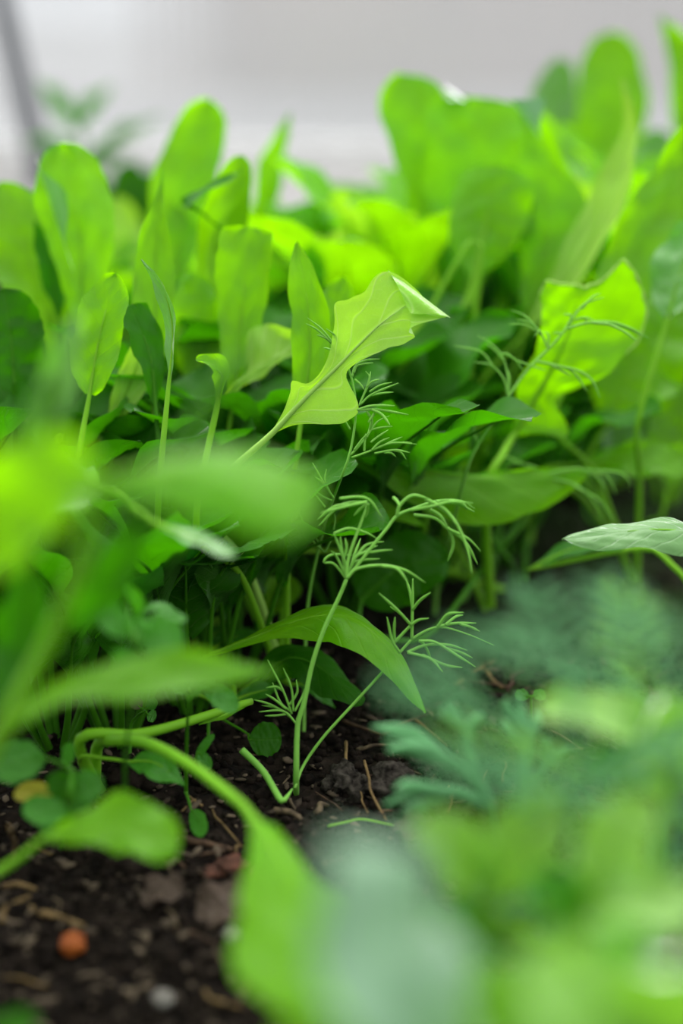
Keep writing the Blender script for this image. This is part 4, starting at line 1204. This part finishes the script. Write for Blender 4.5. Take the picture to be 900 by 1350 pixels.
def lying(px0, py0, px1, py1, l0=.001, l1=.001):
    return on_soil(px0, py0, l0), on_soil(px1, py1, l1)


HAND = [
    ('straw', P(480, 1003, .537), on_soil(514, 1086), .0009, 'straw', 'upright pale straw stuck in the soil against the grey clod'),
    ('straw', P(475, 1043, .532), on_soil(497, 1088), .0006, 'straw', 'short thin straw left of the upright straw'),
    ('twig', *lying(497, 1084, 532, 1066), .0011, 'twig', 'brown rootlet lying at the foot of the upright straw'),
    ('straw', P(456, 978, .565), on_soil(457, 1018), .0012, 'straw', 'stubby upright straw behind the dark clod'),
    ('twig', *lying(452, 950, 505, 966), .0014, 'twig', 'brown twig under the tip of the arching leaf, left half'),
    ('twig', *lying(500, 968, 590, 935), .0013, 'twig', 'long brown twig running right from under the arching leaf tip'),
    ('straw', *lying(545, 950, 590, 978), .0012, 'straw', 'tan straw below the long brown twig'),
    ('straw', *lying(600, 908, 652, 872), .0016, 'straw', 'thick tan straw lying on the soil right of the arching leaf'),
    ('straw', *lying(638, 892, 662, 915), .0014, 'straw', 'short tan straw beside the thick one'),
    ('twig', *lying(668, 915, 690, 888), .0014, 'twig', 'reddish twig right of the thick tan straw'),
    ('wood_chip', *lying(362, 1062, 402, 1080), .0021, 'chip', 'fibrous pale chip in front of the dill foot'),
    ('wood_chip', *lying(376, 1042, 396, 1068), .0012, 'chip', 'narrow pale chip leaning at the dill foot'),
    ('wood_chip', *lying(418, 1065, 432, 1048), .0022, 'chip', 'stubby pale chip right of the dill foot'),
    ('wood_chip', *lying(470, 982, 520, 978), .0013, 'chip', 'flat grey chip behind the dark clod'),
    ('straw', *lying(280, 1068, 318, 1108), .0007, 'straw', 'thin straw left of the long curving stalk'),
    ('straw', *lying(320, 1110, 316, 1130), .0007, 'straw', 'thin short straw just below the straw by the curving stalk'),
    ('twig', *lying(240, 1112, 310, 1116), .0022, 'twig', 'dark twig lying right of the low front leaf'),
    ('straw', *lying(338, 1140, 334, 1178), .0018, 'straw', 'yellowish straw stub against the left edge of the long leaf'),
    ('straw', P(12, 1090, .46), on_soil(10, 1145), .0010, 'straw', 'upright dry stalk at the left edge under the round weed leaves'),
    ('straw', *lying(40, 1205, 112, 1235), .0021, 'straw', 'blurred tan straw above the orange fragment'),
    ('straw', *lying(5, 1170, 48, 1180), .0016, 'straw', 'blurred tan straw at the left edge of the bare soil'),
    ('straw', *lying(5, 1230, 40, 1190), .0016, 'straw', 'blurred bent straw at the left edge beside the larger tan one'),
    ('straw', *lying(270, 1302, 318, 1328), .0013, 'straw', 'blurred straw at the bottom beside the long leaf'),
    ('straw', *lying(230, 1235, 288, 1250), .0012, 'twig', 'blurred brownish straw left of the tan pebble'),
    ('straw', *lying(240, 1075, 262, 1058), .0006, 'straw', 'hair-thin straw behind the drop-shaped weed leaf'),
    ('straw', *lying(760, 1062, 830, 1068), .0010, 'straw', 'pale straw on mossy soil below the two-leaved seedling at right'),
    ('straw', P(765, 1050, .50), on_soil(770, 1100), .0007, 'straw', 'thin upright straw in the mossy soil at lower right'),
    ('straw', *lying(662, 1035, 664, 1015, .001, .006), .0010, 'straw', 'short straw stub in front of the bluish seedlings'),
    ('straw', *lying(590, 1072, 602, 1045, .001, .004), .0006, 'straw', 'fine pale straw beside the pair of blurred rounded leaves'),
    ('grass_blade', *lying(432, 1088, 520, 1094, .003, .003), .0008, 'stalk', 'thin green blade of grass lying in front of the upright straw'),
]
for nm, a_, b_, r_, mt, lb in HAND:
    stick(nm, a_, b_, r_, M[mt], lb, {'wood_chip': 'chip', 'grass_blade': 'grass'}.get(nm, nm), bend=.0025)

rs_ = random.Random(55)
for k in range(64):                                                   # plain straw litter that nothing tells apart
    px, py = rs_.uniform(0, 900), rs_.choice((rs_.uniform(880, 1345), rs_.uniform(1000, 1345)))
    if px > 560 and py > 1120:
        py = rs_.uniform(860, 1100)
    a_ = on_soil(px, py, .001)
    an = rs_.uniform(0, 2 * PI)
    ln = rs_.uniform(.006, .018)
    bx_, by_ = a_.x + math.cos(an) * ln, a_.y + math.sin(an) * ln
    stick('straw', a_, Vector((bx_, by_, soil_z(bx_, by_) + .002)), rs_.uniform(.0004, .0009), M[rs_.choice(('straw', 'twig', 'twig', 'chip'))],
          'small dull bit of straw litter scattered on the dark soil', 'straw', 'straw litter on the soil', bend=.0015)

# crumbs of soil, beyond counting
V, F = [], []
bm = bmesh.new()
bmesh.ops.create_icosphere(bm, subdivisions=1, radius=1)
ico_v = [v.co.copy() for v in bm.verts]
ico_f = [tuple(v.index for v in f.verts) for f in bm.faces]
bm.free()
for k in range(5200):
    px, py = rs_.uniform(-60, 960), rs_.uniform(840, 1400)
    q = ground_at(px, py)
    s_ = min(.0034, .0006 + abs(rs_.gauss(0, .0010)))
    z_ = soil_z(q.x, q.y) + s_ * .35
    b0_ = len(V)
    for v in ico_v:
        k_ = 1 + .5 * noise.noise(v * 1.5 + Vector((k, k * .37, 0)))
        V.append(Vector((q.x, q.y, z_)) + v * s_ * k_)
    F += [tuple(i + b0_ for i in f) for f in ico_f]
crumbs = new_obj('soil_crumbs', mesh('soil_crumbs', V, F, True), M['soil'])
tag(crumbs, 'loose crumbs of dark soil strewn over the bed', 'soil', kind='stuff')

V, F = [], []
for k in range(1500):
    px, py = rs_.uniform(-60, 960), rs_.uniform(850, 1400)
    q = ground_at(px, py)
    s_ = min(.0030, .0005 + abs(rs_.gauss(0, .0009)))
    an = rs_.uniform(0, PI)
    ax, ay = math.cos(an), math.sin(an)
    l_ = rs_.uniform(.8, 2.2)
    z_ = soil_z(q.x, q.y) + s_ * .4 + .0006
    b0_ = len(V)
    for v in ico_v:
        k_ = 1 + .4 * noise.noise(v * 1.5 + Vector((k, k * .21, 3)))
        x_, y_ = v.x * l_ * k_, v.y * .7 * k_
        V.append(Vector((q.x, q.y, z_)) + Vector((x_ * ax - y_ * ay, x_ * ay + y_ * ax, v.z * .35 * k_ + .15 * x_ * (k % 3 - 1))) * s_)
    F += [tuple(i + b0_ for i in f) for f in ico_f]
flecks = new_obj('plant_debris', mesh('plant_debris', V, F, True), M['fleck'])
tag(flecks, 'fine grey-brown flecks of plant debris strewn over the soil', 'debris', kind='stuff')
